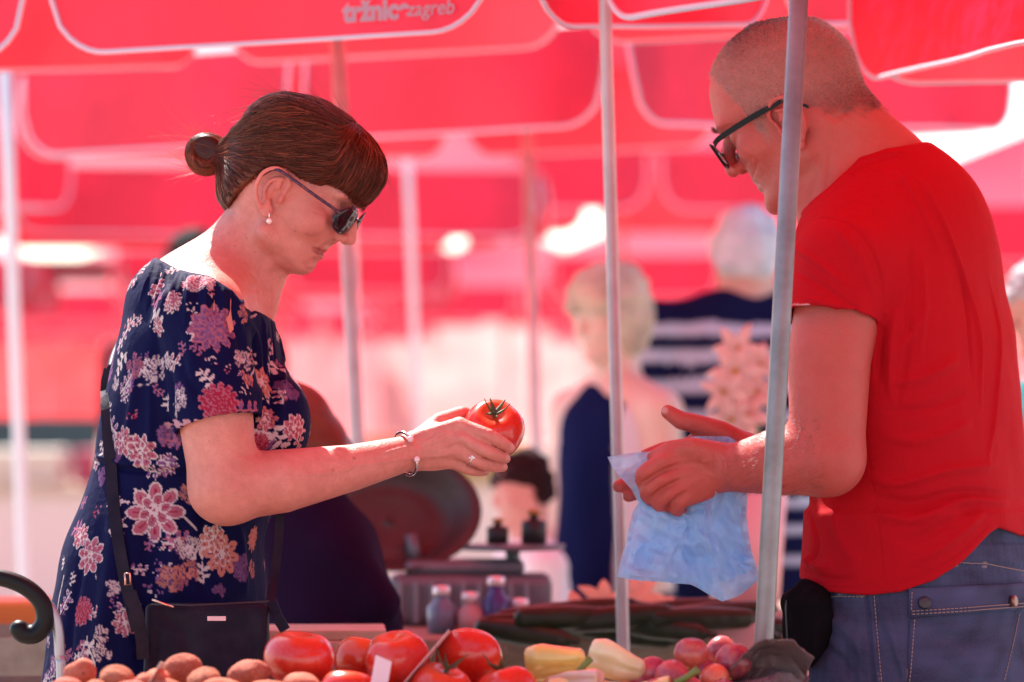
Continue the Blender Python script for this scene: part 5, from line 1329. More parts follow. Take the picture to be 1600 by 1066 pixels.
for i, (u, v, rx, rz, lb) in enumerate(PL):
    Y = 4.42 - .0016 * (v - 1045) + (.05 if lb else 0); s_ = Y / F_PX
    potato(at(u, v, Y), (rx * s_ * (.9 + .07 * ((i * 5) % 4)), rx * s_ * (.66 + .09 * ((i * 3) % 4)), rz * s_ * (.9 + .08 * ((i * 7) % 3))), ((i * 67) % 180, (i * 31) % 40 - 20), lb or 'red-skinned potato lying in the heap', 'potatoes in the heap', 30 + i)
for k in range(22): potato(np.array([-.60 + .044 * (k % 11) + .01 * (k % 3), 4.36 + .085 * (k // 11), .836]), (.032, .026, .022), (k * 50, 0), 'red-skinned potato in the bottom layer', 'potatoes under the heap', 200 + k)
M_PEP = mat('pepper_skin', attr=True, rough=.2, spec=.5, coat=.3, sss=.15, noise=(45, .4, (.55, .50, .14)), bump=(60, .15, .004))
M_STEM = mat('green_stem', (.12, .20, .03), .5, noise=(120, .5, (.22, .26, .06)))
def pepper(c, ln, r, axis, colr, label, seed, tip=.45, stem=True, group='pale peppers on the stall'):
    rr = np.random.RandomState(seed); T, Pp, F = sphere_grid(32, 26); t = T / math.pi; ph = rr.rand() * 6
    pr = np.interp(t, [0, .03, .10, .3, .7, .93, .985, 1], [0, .55, .88, 1.0, .5 + .5 * tip, tip, tip * .55, 0]); lob = .94 + (.30 + .10 * t) * (np.abs(np.cos(1.5 * Pp + ph + .4 * t)) - .62) + .05 * np.cos(5 * Pp - ph) * t + .05 * np.sin(9 * t + 2 * np.cos(Pp))
    x = (t - .5) * ln - .10 * ln * np.exp(-((t) / .06) ** 2) * -1
    L = np.stack([r * pr * lob * np.cos(Pp), r * pr * lob * np.sin(Pp), -x], 1); L *= (1 + .05 * noise3(L / r, 1.4, seed))[:, None]
    B = basis(axis); V = L @ B.T + c; C = np.tile(colr, (len(V), 1)) * (1 + .12 * noise3(V, 60, seed)[:, None])
    o = empty('pepper', tuple(c), label, 'pepper', group); blob('fruit', V, F, M_PEP, parent=o, colors=C)
    if stem: q = np.array(c) + B[:, 2] * ln * .46; MB().tube(curve([q, q + B[:, 2] * .014 + B[:, 0] * .003, q + B[:, 2] * .030 + np.array([0, 0, .010])], 4), [.0045, .0042, .004, .004, .004, .004, .0042, .0045, .005], 8).build('stalk', M_STEM, o)
    return o
PEP = [(864, 1032, 100, 31, (-.9, .25, -.1), (.72, .58, .16), 'fat pale yellow pepper lying beside the creased tomato', .50, False), (962, 1034, 104, 30, (-.9, .3, .25), (.74, .66, .38), 'creamy white pepper next to the yellow one', .55, False), (915, 1074, 150, 15, (-1, .1, .0), (.70, .62, .30), 'long pale pepper lying along the table edge', .35, True),
       (1000, 1080, 120, 15, (1, -.2, .25), (.66, .64, .26), 'long pale pepper with upturned green stalk', .35, True), (900, 1062, 110, 16, (.8, -.5, .1), (.72, .46, .36), 'blushed pink pepper under the yellow one', .5, False), (850, 1085, 110, 15, (.9, .4, .5), (.60, .62, .22), 'slim greenish pepper by the low tomato', .35, True)]
for i, (u, v, l_, r_, ax, cl, lb, tip, st) in enumerate(PEP): pepper(T_(u, v, YT - (.06 if v > 1050 else 0)), l_ * s_t, r_ * s_t, ax, cl, lb, 300 + i, tip, st)
for k in range(8): pepper(np.array([.03 + .032 * k, 4.47 + .05 * (k % 2), .833]), .10, .026, (.2, 1, .1), (.66, .58, .26), 'pale pepper underneath the pile', 340 + k, .5, False, 'peppers under the pile')
M_PLUM = mat('plum_skin', attr=True, rough=.30, spec=.45, noise=(110, .35, (.62, .22, .10)), coat=.1)
def plum(c, r, colr, label, seed, axis=(0, -.3, 1)):
    T, Pp, F = sphere_grid(26, 18); d = np.minimum(Pp, 2 * math.pi - Pp); g = 1 - .09 * np.exp(-(d / .22) ** 2) * np.sin(T)
    L = np.stack([r * g * np.sin(T) * np.cos(Pp), r * g * np.sin(T) * np.sin(Pp), r * .96 * np.cos(T) * (1 - .12 * np.exp(-(T / .35) ** 2))], 1); V = L @ basis(axis).T + c
    sh = np.clip(.5 + .6 * noise3(L / r, 1.3, seed), 0, 1)[:, None]; C = np.array(colr) * (1 - sh) + np.array([.22, .03, .07]) * sh
    return blob('plum', V, F, M_PLUM, label=label, cat='plum', group='plums on the stall', colors=C)
PU = [(1080, 1022, 28, (.66, .12, .05), 'orange red plum on top of its pile', 0), (1128, 1018, 26, (.50, .10, .10), 'purple plum behind the dark one', .06), (1146, 1034, 30, (.36, .04, .06), 'dark plum beside the crumpled paper', 0), (1020, 1050, 25, (.50, .08, .12), None, 0), (1050, 1058, 28, (.52, .07, .10), None, -.03), (1098, 1052, 25, (.40, .05, .10), None, 0), (1116, 1060, 24, (.62, .14, .07), None, -.03), (1000, 1062, 22, (.42, .06, .12), None, 0), (1075, 1082, 26, (.5, .08, .1), None, -.06), (1025, 1086, 26, (.5, .08, .1), None, -.06), (1130, 1086, 26, (.4, .05, .1), None, -.05), (1248, 1052, 16, (.6, .10, .06), 'small red plum peeping out beyond the crumpled paper', .04)]
for i, (u, v, r, cl, lb, dY) in enumerate(PU): plum(T_(u, v, YT + dY), r * s_t, cl, lb or 'reddish purple plum lying low in the pile', 400 + i, (np.sin(i * 2), -.5 + .4 * np.cos(i), .8))
for k in range(10): plum(np.array([.16 + .047 * (k % 5), 4.48 + .05 * (k // 5), .826]), .024, (.45, .07, .1), 'plum at the bottom of the pile', 430 + k)
# price cards
def card(corners, m, label, th=.0012):
    o = mesh_np('price_card', np.array(corners), [(0, 1, 2, 3)], m, None, False); o.modifiers.new('t', 'SOLIDIFY').thickness = th; return tag(o, label, 'card')
card([T_(578, 1078, 4.42), T_(604, 1080, 4.43), T_(612, 1034, 4.44), T_(588, 1024, 4.43)], mat('white_card', (.78, .70, .72), .7), 'blank white price card stuck among the tomatoes')
card([T_(628, 1072, 4.44), T_(634, 1076, 4.56), T_(706, 988, 4.56), T_(702, 985, 4.44)], mat('pink_card', (.70, .36, .34), .7), 'thin pinkish price card seen edge-on by the tomatoes')
card([T_(232, 1070, 4.36), T_(246, 1066, 4.44), T_(258, 1036, 4.44), T_(252, 1034, 4.36)], mat('buff_card', (.66, .46, .38), .7), 'buff card slanting between two potatoes')
# crumpled dark paper at the table end
gx, gy = np.meshgrid(np.linspace(0, 1, 26), np.linspace(0, 1, 20)); uu = 1140 + 122 * gx; vv = 1084 - (84 * gy) * (.35 + .65 * np.clip(np.sin(gx * 2.6 + .2), 0, 1))
rsn = np.random.RandomState(9); Pp_ = np.array([T_(a, b, 4.46 + .14 * c_ * (1 - c_) * 4 * .5 + .05 * c_) for a, b, c_ in zip(uu.ravel(), vv.ravel(), gy.ravel())])
Pp_ += (np.abs(noise3(Pp_, 55, 1)) * .020 - .008)[:, None] * np.array([.2, -1, .6]) + (np.abs(noise3(Pp_, 120, 2)) * .009)[:, None] * np.array([.4, -1, .2])
fc = [(j * 26 + i, j * 26 + i + 1, (j + 1) * 26 + i + 1, (j + 1) * 26 + i) for j in range(19) for i in range(25)]
po_ = mesh_np('crumpled_paper', Pp_, fc, mat('dark_paper', (.15, .105, .105), .8, 0, .1, noise=(25, .5, (.24, .17, .16)), bump=(70, .5, .006)), None, False); po_.modifiers.new('t', 'SOLIDIFY').thickness = .0012
tag(po_, 'crumpled dark brown paper at the end of the table by the pole', 'paper')

# ---------------------------------------------------------------- plastic bag in the man's hands
bagm = bpy.data.materials.new('blue_polythene'); bagm.use_nodes = True
n, l = nt(bagm); b = n['Principled BSDF']; b.inputs['Base Color'].default_value = (.46, .74, 1.0, 1); b.inputs['Roughness'].default_value = .2; b.inputs['Specular IOR Level'].default_value = .9
tc = n.new('ShaderNodeTexCoord'); vo = n.new('ShaderNodeTexVoronoi'); vo.inputs['Scale'].default_value = 34; nz = n.new('ShaderNodeTexNoise'); nz.inputs['Scale'].default_value = 30; nz.inputs['Detail'].default_value = 4
mxv = n.new('ShaderNodeMix'); mxv.data_type = 'RGBA'; mxv.inputs[0].default_value = .12; l.new(tc.outputs['Object'], mxv.inputs[6]); l.new(nz.outputs[1], mxv.inputs[7]); l.new(tc.outputs['Object'], nz.inputs['Vector']); l.new(mxv.outputs[2], vo.inputs['Vector'])
bp = n.new('ShaderNodeBump'); bp.inputs['Strength'].default_value = .55; bp.inputs['Distance'].default_value = .006; l.new(vo.outputs['Distance'], bp.inputs['Height']); l.new(bp.outputs[0], b.inputs['Normal'])
tl = n.new('ShaderNodeBsdfTranslucent'); tl.inputs['Color'].default_value = (.60, .85, 1.0, 1); tp_ = n.new('ShaderNodeBsdfTransparent'); tp_.inputs['Color'].default_value = (.74, .87, 1.0, 1)
m1 = n.new('ShaderNodeMixShader'); m1.inputs[0].default_value = .5; l.new(b.outputs[0], m1.inputs[1]); l.new(tl.outputs[0], m1.inputs[2]); m2 = n.new('ShaderNodeMixShader'); m2.inputs[0].default_value = .34; l.new(m1.outputs[0], m2.inputs[1]); l.new(tp_.outputs[0], m2.inputs[2]); l.new(m2.outputs[0], n['Material Output'].inputs['Surface'])
pb = empty('plastic_bag', tuple(W(1080, 920, -.04)), 'thin light blue plastic bag hanging from the man\'s hands', 'plastic bag')
def sheet(name, rows, dyf, seed, nu=46, amp=.010):
    vs = np.array([r[0] for r in rows], float); t = np.linspace(vs[0], vs[-1], 52); Lf = np.interp(t, vs, [r[1] for r in rows]); Rt = np.interp(t, vs, [r[2] for r in rows]); V = []
    for i, v in enumerate(t):
        for k in range(nu):
            s = k / (nu - 1); u = Lf[i] + (Rt[i] - Lf[i]) * s; tt = i / 51
            drop = np.interp(u, [960, 990, 1080, 1130, 1160, 1185], [0, 6, 13, 40, 30, 6]) * np.clip((v - 800) / 100, 0, 1) ** 1.5
            V.append(W(u, v + drop, dyf(s, tt)))
    V = np.array(V); wob = np.abs(noise3(V, 60, seed)) * amp + np.abs(noise3(V * [1, 1, .45], 130, seed + 1)) * amp * .5; V[:, 1] += wob - amp * .6; V[:, 0] += noise3(V, 45, seed + 2) * .0025
    rc = np.random.RandomState(seed + 40)
    for kf in (22, 34, 52, 75, 110):
        kv = rc.randn(3) * [1, 0, 1]; kv = kv / np.linalg.norm(kv); ph_ = (V + noise3(V, 14, seed + 9)[:, None] * .012) @ kv * kf + rc.rand() * 5; V[:, 1] += (2 * np.abs(np.mod(ph_, 2) - 1) - 1) * .38 / kf * (.5 + .5 * rc.rand())
    F = [(i * nu + k, (i + 1) * nu + k, (i + 1) * nu + k + 1, i * nu + k + 1) for i in range(51) for k in range(nu - 1)]
    return mesh_np(name, V, F, bagm, pb, True)
RW = [(682, 1078, 1140), (692, 1062, 1158), (702, 1040, 1164), (712, 1000, 1166), (735, 992, 1166), (765, 992, 1167), (785, 1000, 1167), (800, 991, 1166), (850, 978, 1172), (875, 971, 1180), (900, 964, 1188)]
sheet('front_layer', RW, lambda s, t: -.046 - .030 * max(0, t - .5) * math.sin(math.pi * s), 1)
sheet('back_layer', RW, lambda s, t: -.036 + .030 * t * math.sin(math.pi * s), 5)
sheet('fold', [(705, 1110, 1150), (760, 1112, 1160), (820, 1106, 1158), (880, 1118, 1176)], lambda s, t: -.062 - .01 * s, 14, 20, .008)
sheet('fold', [(790, 1000, 1060), (820, 990, 1070), (860, 982, 1050), (893, 974, 1036)], lambda s, t: -.068 - .01 * t, 17, 20, .008)
sheet('fold', [(786, 1060, 1100), (830, 1070, 1104), (870, 1050, 1120), (900, 1044, 1130)], lambda s, t: -.070 - .01 * s, 23, 20, .008)
sheet('folded_flap', [(706, 1002, 1034), (714, 947, 1040), (728, 953, 1036), (745, 968, 1030), (764, 986, 1024), (790, 1000, 1030)], lambda s, t: -.062 - .012 * s, 9, 24, .007)
# ---------------------------------------------------------------- handbag with its strap
hb = empty('handbag', tuple(W(325, 1060, -.22)), 'dark plum leather shoulder bag with gold zip pull at the woman\'s hip', 'handbag')
M_LEA = mat('plum_leather', (.010, .005, .013), .5, 0, .12, noise=(40, .4, (.03, .016, .03)), bump=[(260, .25, .0015), (30, .2, .004)]); M_GOLD = mat('rose_gold', (.80, .42, .32), .25, 1.0)
bs = Sdf()
bq = [W(u, v, -.225) for u, v in ((232, 942), (420, 938), (430, 1100), (222, 1100))]; cB = np.mean(bq, 0)
def boxd(P):
    q = P - cB; x = q[:, 0]; z = q[:, 2]; hw_ = .0800 + .010 * (-z) ; w_ = np.abs(x + .002) - hw_; hgt = np.abs(z) - .064; y = np.abs(q[:, 1]) - (.022 + .012 * np.clip(-z / .06, -1, 1)); 
    a = np.stack([w_, y, hgt], 1) + .008; return np.linalg.norm(np.maximum(a, 0), axis=1) + np.minimum(a.max(1), 0) - .008
bs.u(Fn(boxd, cB - [.11, .06, .08], cB + [.11, .06, .08]), 0)
V, F = polygonize(bs, .003); N = normals(V, F); bsS = Surf(V, F)
for L, w, a in (([(248, 950), (290, 985), (300, 1040)], .010, -.003), ([(236, 945), (330, 948), (420, 942)], .0014, -.0014), ([(240, 940), (246, 990), (240, 1060)], .004, -.003), ([(405, 950), (412, 1000), (410, 1060)], .006, .002)): stroke(V, N, resample(hit(bsS, L), .004), w, a)
mesh_np('bag_body', V, F, M_LEA, hb)
sp = hit(bsS, [(324, 970), (353, 970), (353, 963), (324, 963)]); sp[:, 1] -= .0012
_b = mesh_np('name_plate', sp, [(0, 1, 2, 3)], M_GOLD, hb, False); _b.modifiers.new('t', 'SOLIDIFY').thickness = .002
MB().tube([W(238, 937, -.252), W(252, 942, -.256), W(271, 949, -.254)], [.0016, .0013, .0022], 8).build('zip_pull', M_GOLD, hb)
MB().tube([W(236, 944, -.250), W(300, 946, -.250), W(420, 940, -.250)], .0013, 6).build('zip', M_GOLD if False else mat('zip_tape', (.02, .016, .02), .4), hb)
def ribbon(pts, nrms, w, name, parent, m=M_LEA, th=.003):
    pts = np.array(pts); T = np.gradient(pts, axis=0); V = []; F = []
    for p, t, n_ in zip(pts, T, nrms):
        sd = nrm(np.cross(nrm(t), n_)); V += [p - sd * w / 2, p - sd * w / 2 + n_ * th, p + sd * w / 2 + n_ * th, p + sd * w / 2]
    for i in range(len(pts) - 1):
        for k in range(4): F.append((i * 4 + k, i * 4 + (k + 1) % 4, (i + 1) * 4 + (k + 1) % 4, (i + 1) * 4 + k))
    return mesh_np(name, np.array(V), F, m, parent, False)
sl = curve([(163, 575), (168, 640), (174, 720), (180, 800), (192, 880), (205, 940), (216, 985)], 6); q = hit(dressS, sl); q[:, 1] -= .004
up_ = curve([W(163, 575, -.04), W(170, 520, .05), W(205, 470, .11), W(300, 425, .13)], 5)
ribbon(list(q) , [np.array([-.25, -1, .1])] * len(q), .0165, 'strap', hb)
MB().tube(curve([W(172, 578, -.02), W(181, 548, .03), W(208, 502, .09), W(264, 452, .14)], 5), .005, 8).build('strap', M_LEA, hb)
q2 = [W(437, 800, -.16), W(434, 850, -.17), W(428, 900, -.185), W(422, 945, -.21)]; ribbon(curve(q2, 4), [np.array([.3, -1, 0])] * len(curve(q2, 4)), .012, 'strap', hb)
for (u, v) in ((199, 905), (216, 962)): MB().tube([W(u - 4, v - 9, -.262), W(u + 4, v - 9, -.262), W(u + 5, v + 9, -.262), W(u - 3, v + 9, -.262), W(u - 4, v - 9, -.262)], .0012, 6).build('buckle', M_GOLD, hb)
ribbon([W(203, 925, -.262), W(215, 960, -.266), W(222, 1000, -.264), W(224, 1030, -.26)], [np.array([0, -1.0, 0])] * 4, .016, 'strap_end', hb)
ribbon([W(424, 940, -.215), W(434, 965, -.235), W(446, 985, -.24)], [np.array([0, -1.0, 0])] * 3, .014, 'strap_end', hb)
# ---------------------------------------------------------------- shopping trolley at the left
YH = 4.70; tr_ = empty('shopping_trolley', (at(60, 1066, YH)[0], YH, 0), 'shopping trolley with hooked black rubber grip on a grey tube', 'trolley')
M_RUB = mat('black_rubber', (.006, .006, .007), .45, 0, .2, bump=(200, .1, .001))
gp = curve([at(u, v, YH) for u, v in ((-70, 905), (-30, 900), (10, 905), (44, 920), (66, 944), (70, 972), (56, 990), (38, 991), (30, 984))], 5)
gs = Sdf(); gs.u(Chain(list(gp), list(np.interp(np.arange(len(gp)), [0, 20, 34, len(gp) - 1], [.0105, .0115, .0125, .0125]))), 0); V, F = polygonize(gs, .002); mesh_np('grip', V, F, M_RUB, tr_)
MB().tube(curve([at(u, v, YH + .004) for u, v in ((66, 935), (82, 955), (91, 985), (94, 1030), (96, 1066), (98, 1500), (98, 1990))], 6), .0068, 12).build('tube', mat('grey_tube', (.36, .35, .38), .35, .6), tr_)
_x = at(98, 1200, YH)[0]; MB().box((_x - .02, YH + .10, .36), (.30, .18, .50)).build('cloth_bag', mat('dark_bag', (.03, .03, .05), .8), tr_, smooth=False, bevel=.03)
for sx in (-.16, .12): MB().tube([(_x + sx - .015, YH + .04, .055), (_x + sx + .015, YH + .04, .055)], .055, 16).build('wheel', M_RUB, tr_)
# ---------------------------------------------------------------- second table: boards, scale, courgettes, flowers
table(-.24, .95, 5.78, 6.35, .84, 'wooden table carrying the scale and courgettes behind the shoppers', M_WOOD)
table(-1.75, -.70, 5.40, 6.05, .715, 'wooden table with a crate behind the woman\'s back', M_WOOD)
for k, (u0, u1, v, Yk) in enumerate(((392, 602, 988, 5.30), (410, 560, 1006, 5.27))):
    a, c_ = at(u0, v, Yk), at(u1, v, Yk); tag(MB().box((a + c_) / 2, (c_[0] - a[0], .16, .014), R(3)).build('wooden_board', M_PALE, None, False, .002), ('pale wooden board jutting out behind the biggest tomato', 'lower wooden board under the pale one')[k], 'board')
table(-.46, -.14, 5.16, 5.44, .862, 'small trestle under the two wooden boards', M_WOOD, 2)
p = at(30, 1040, 5.50); crate(p[0] - .15, 5.60, .716, 2, 'weathered wooden crate standing behind the trolley grip', None, mt=M_WOOD)
p = at(20, 935, 5.9); tag(MB().box((p[0] - .05, 5.9, .716 + .09), (.22, .2, .18), R(6)).build('orange_box', mat('orange_card', (.75, .20, .03), .6), None, False, .008), 'orange cardboard box behind the trolley grip', 'box')
M_ZUC = mat('courgette_skin', (.014, .024, .010), .4, 0, .3, noise=[(30, .5, (.04, .055, .018)), (8, .6, (.03, .016, .014))])
for k in range(20):
    u = 815 + 17 * k + (k * 37) % 11; v = 990 - 16 * math.sin((k % 10) / 9 * 3.1) - 9 * (k % 3); Yk = 5.66 + .035 * (k % 4); c_ = at(u, v, Yk); a = R((k * 47) % 70 - 35); d = np.array([math.cos(a), math.sin(a) * .6, .10 * ((k % 3) - 1)])
    z_ = Sdf(); z_.u(Chain([c_ - d * .07, c_, c_ + d * .075], [.017, .021, .016]), 0); z_.u(Cone(c_ + d * .08, c_ + d * .105, .008, .007), .006); V, F = polygonize(z_, .007); tag(mesh_np('courgette', V, F, M_ZUC), 'dark green courgette in the blurred pile behind the peppers', 'courgette', 'courgettes on the back table')
M_PETAL = mat('peach_petal', (.86, .70, .48), .6, trans=.4)
def flower(c, r, ax, label, group, seed, m=M_PETAL):
    o = empty('lily_flower', tuple(c), label, 'flower', group); B = basis(ax); rr = np.random.RandomState(seed)
    for k in range(6):
        a = k * math.pi / 3 + rr.rand() * .3; d = math.cos(a) * B[:, 0] + math.sin(a) * B[:, 1]; sd = np.cross(B[:, 2], d); V = []; F = []
        for j in range(7):
            t = j / 6; w = r * .24 * math.sin(math.pi * min(.97, .12 + .85 * t)); p = c + d * r * t + B[:, 2] * r * (.45 * t - .5 * t * t); V += [p - sd * w + B[:, 2] * w * .3, p, p + sd * w + B[:, 2] * w * .3]
        for j in range(6): b_ = j * 3; F += [(b_, b_ + 1, b_ + 4, b_ + 3), (b_ + 1, b_ + 2, b_ + 5, b_ + 4)]
        s_ = mesh_np('petal', np.array(V), F, m, o); s_.modifiers.new('t', 'SOLIDIFY').thickness = .001
    MB().lathe([(.0005, 0), (r * .10, .004), (r * .12, r * .12), (.0005, r * .16)], c, 10, B).build('flower_centre', mat('pollen', (.55, .26, .04), .8), o)
    return o
M_PINKP = mat('pink_petal', (.86, .64, .60), .6, trans=.4)
for k, (u, v, r, Yk) in enumerate(((1150, 580, .055, 6.6), (1180, 615, .05, 6.62), (1130, 612, .045, 6.55), (1168, 650, .05, 6.6), (1142, 655, .045, 6.58), (1188, 572, .045, 6.66), (1155, 545, .05, 6.64))): flower(at(u, v, Yk), r, (-.2 + .15 * (k % 3), -1, .15 * ((k % 2) * 2 - 1)), 'pink lily bloom of the bunch in front of the striped shirt', 'lilies in the bunch', k, M_PINKP)
vs = empty('flower_vase', tuple(at(1165, 900, 6.66)), 'bucket with the stems of the pink lilies', 'vase')
fb = at(1165, 860, 6.68)
for k in range(5): MB().tube(curve([at(1135 + 13 * k, 640, 6.66), at(1150 + 7 * k, 760, 6.68), np.array([fb[0] - .02 + .01 * k, 6.68, fb[2] - .02])], 4), .003, 6).build('stem', M_STEM, vs)
MB().lathe([(.06, .84), (.075, 1.06), (.072, 1.06), (.058, .85)], (fb[0], 6.68, 0), 20).build('bucket', mat('pink_bucket', (.75, .40, .42), .5), vs)
table(.30, 1.2, 6.45, 6.95, .84, 'wooden table carrying the flower bucket beside the striped-shirt man', M_WOOD)
for k, (u, v) in enumerate(((905, 962), (940, 945), (985, 955), (1020, 962), (1050, 975), (925, 975), (1000, 940), (960, 972))): flower(at(u, v, 5.92 + .02 * k), .048, (.3 * math.sin(k * 2), -.8, .5), 'peach courgette blossom lying on the back table', 'blossoms on the back table', 20 + k)
card([at(1100, 1000, 5.70), at(1185, 1022, 5.66), at(1180, 975, 5.66), at(1098, 942, 5.70)], mat('pink_cardboard', (.72, .32, .32), .7), 'slanting pink cardboard sheet behind the plums', .004)
# the old balance scale
sca = empty('weighing_scale', tuple(at(690, 1010, 6.15) * [1, 1, 0] + [0, 0, .84]), 'old grey weighing scale with tilted brown metal pan and weights', 'scale')
M_PAN = mat('brown_enamel', (.055, .035, .033), .5, .2, noise=(12, .5, (.09, .06, .055))); M_IRON = mat('grey_iron', (.14, .15, .17), .5, .5, noise=(30, .4, (.22, .23, .25)))
c_ = at(610, 852, 6.2); Mp = rotm(('Z', 8.0), ('X', 62.0)); pv = []; pf = []; nA, nR = 40, 8
for j in range(nR + 1):
    t = j / nR
    for k in range(nA): a = 2 * math.pi * k / nA; pv.append(c_ + Mp @ np.array([.150 * t * math.cos(a), .115 * t * math.sin(a) + .04, .055 * t ** 3.0 - .012 * math.exp(-((t - .62) / .08) ** 2)]))
for j in range(nR):
    for k in range(nA): pf.append((j * nA + k, j * nA + (k + 1) % nA, (j + 1) * nA + (k + 1) % nA, (j + 1) * nA + k))
_p = mesh_np('pan', np.array(pv), pf, M_PAN, sca); _p.modifiers.new('t', 'SOLIDIFY').thickness = .004
cb = at(735, 960, 6.15); b0 = np.array([cb[0], 6.18, .84])
MB().box(b0 + [0, 0, .042], (.27, .15, .084)).build('base', M_IRON, sca, False, .015); MB().box(b0 + [-.01, 0, .095], (.20, .11, .026)).build('housing', M_IRON, sca, False, .012)
for k in range(9): MB().box(b0 + [-.115 + .026 * k, -.078, .04], (.008, .008, .066)).build('fin', mat('fin_grey', (.24, .25, .28), .5, .4), sca, False)
MB().tube([b0 + [-.09, 0, .10], b0 + [-.10, 0, .15]], .012, 8).build('pan_post', M_IRON, sca); MB().tube([b0 + [.07, 0, .10], b0 + [.07, 0, .125]], .012, 8).build('pan_post', M_IRON, sca); MB().lathe([(.001, 0), (.085, .004), (.088, .012), (.001, .010)], b0 + [.07, 0, .120], 24).build('weight_plate', M_IRON, sca)
for k, (u, v, r, h) in enumerate(((757, 866, .021, .06), (722, 862, .018, .045))):
    q = b0 + [.105 - .06 * k, -.01, .132]; w_ = empty('scale_weight', tuple(q), ('tall black iron weight on the scale plate', 'shorter black iron weight on the scale plate')[k], 'weight')
    MB().lathe([(.001, 0), (r, .001), (r, h * .62), (r * .8, h * .68), (r * .35, h * .72), (r * .35, h * .82), (.001, h * .82)], q, 18).build('weight_body', mat('black_iron', (.02, .018, .02), .5, .3), w_); MB().lathe([(.001, h * .80), (r * .55, h * .84), (r * .6, h * .95), (.001, h)], q, 14).build('knob', mat('brass_knob', (.35, .20, .06), .4, .7), w_)
for k, (u, v, h, cl, lb) in enumerate(((775, 955, .075, (.06, .05, .20), 'small purple bottle beside the scale'), (735, 965, .05, (.50, .30, .30), 'pink tub in front of the scale'), (812, 975, .04, (.75, .45, .5), 'pale pink jar next to the purple bottle'), (690, 960, .06, (.16, .20, .28), 'small blue flask in front of the scale'))):
    q = at(u, v, 5.92); o = empty('small_jar', (q[0], 5.92, .84), lb, 'jar'); MB().lathe([(.001, 0), (.022, .001), (.023, h * .7), (.012, h * .86), (.012, h)], (q[0], 5.92, .841), 18).build('jar_body', mat('jar%d' % k, cl, .3), o); MB().lathe([(.014, 0), (.014, .014), (.001, .016)], (q[0], 5.92, .841 + h), 14).build('lid', mat('lid%d' % k, (.8, .78, .76), .3, .4), o)
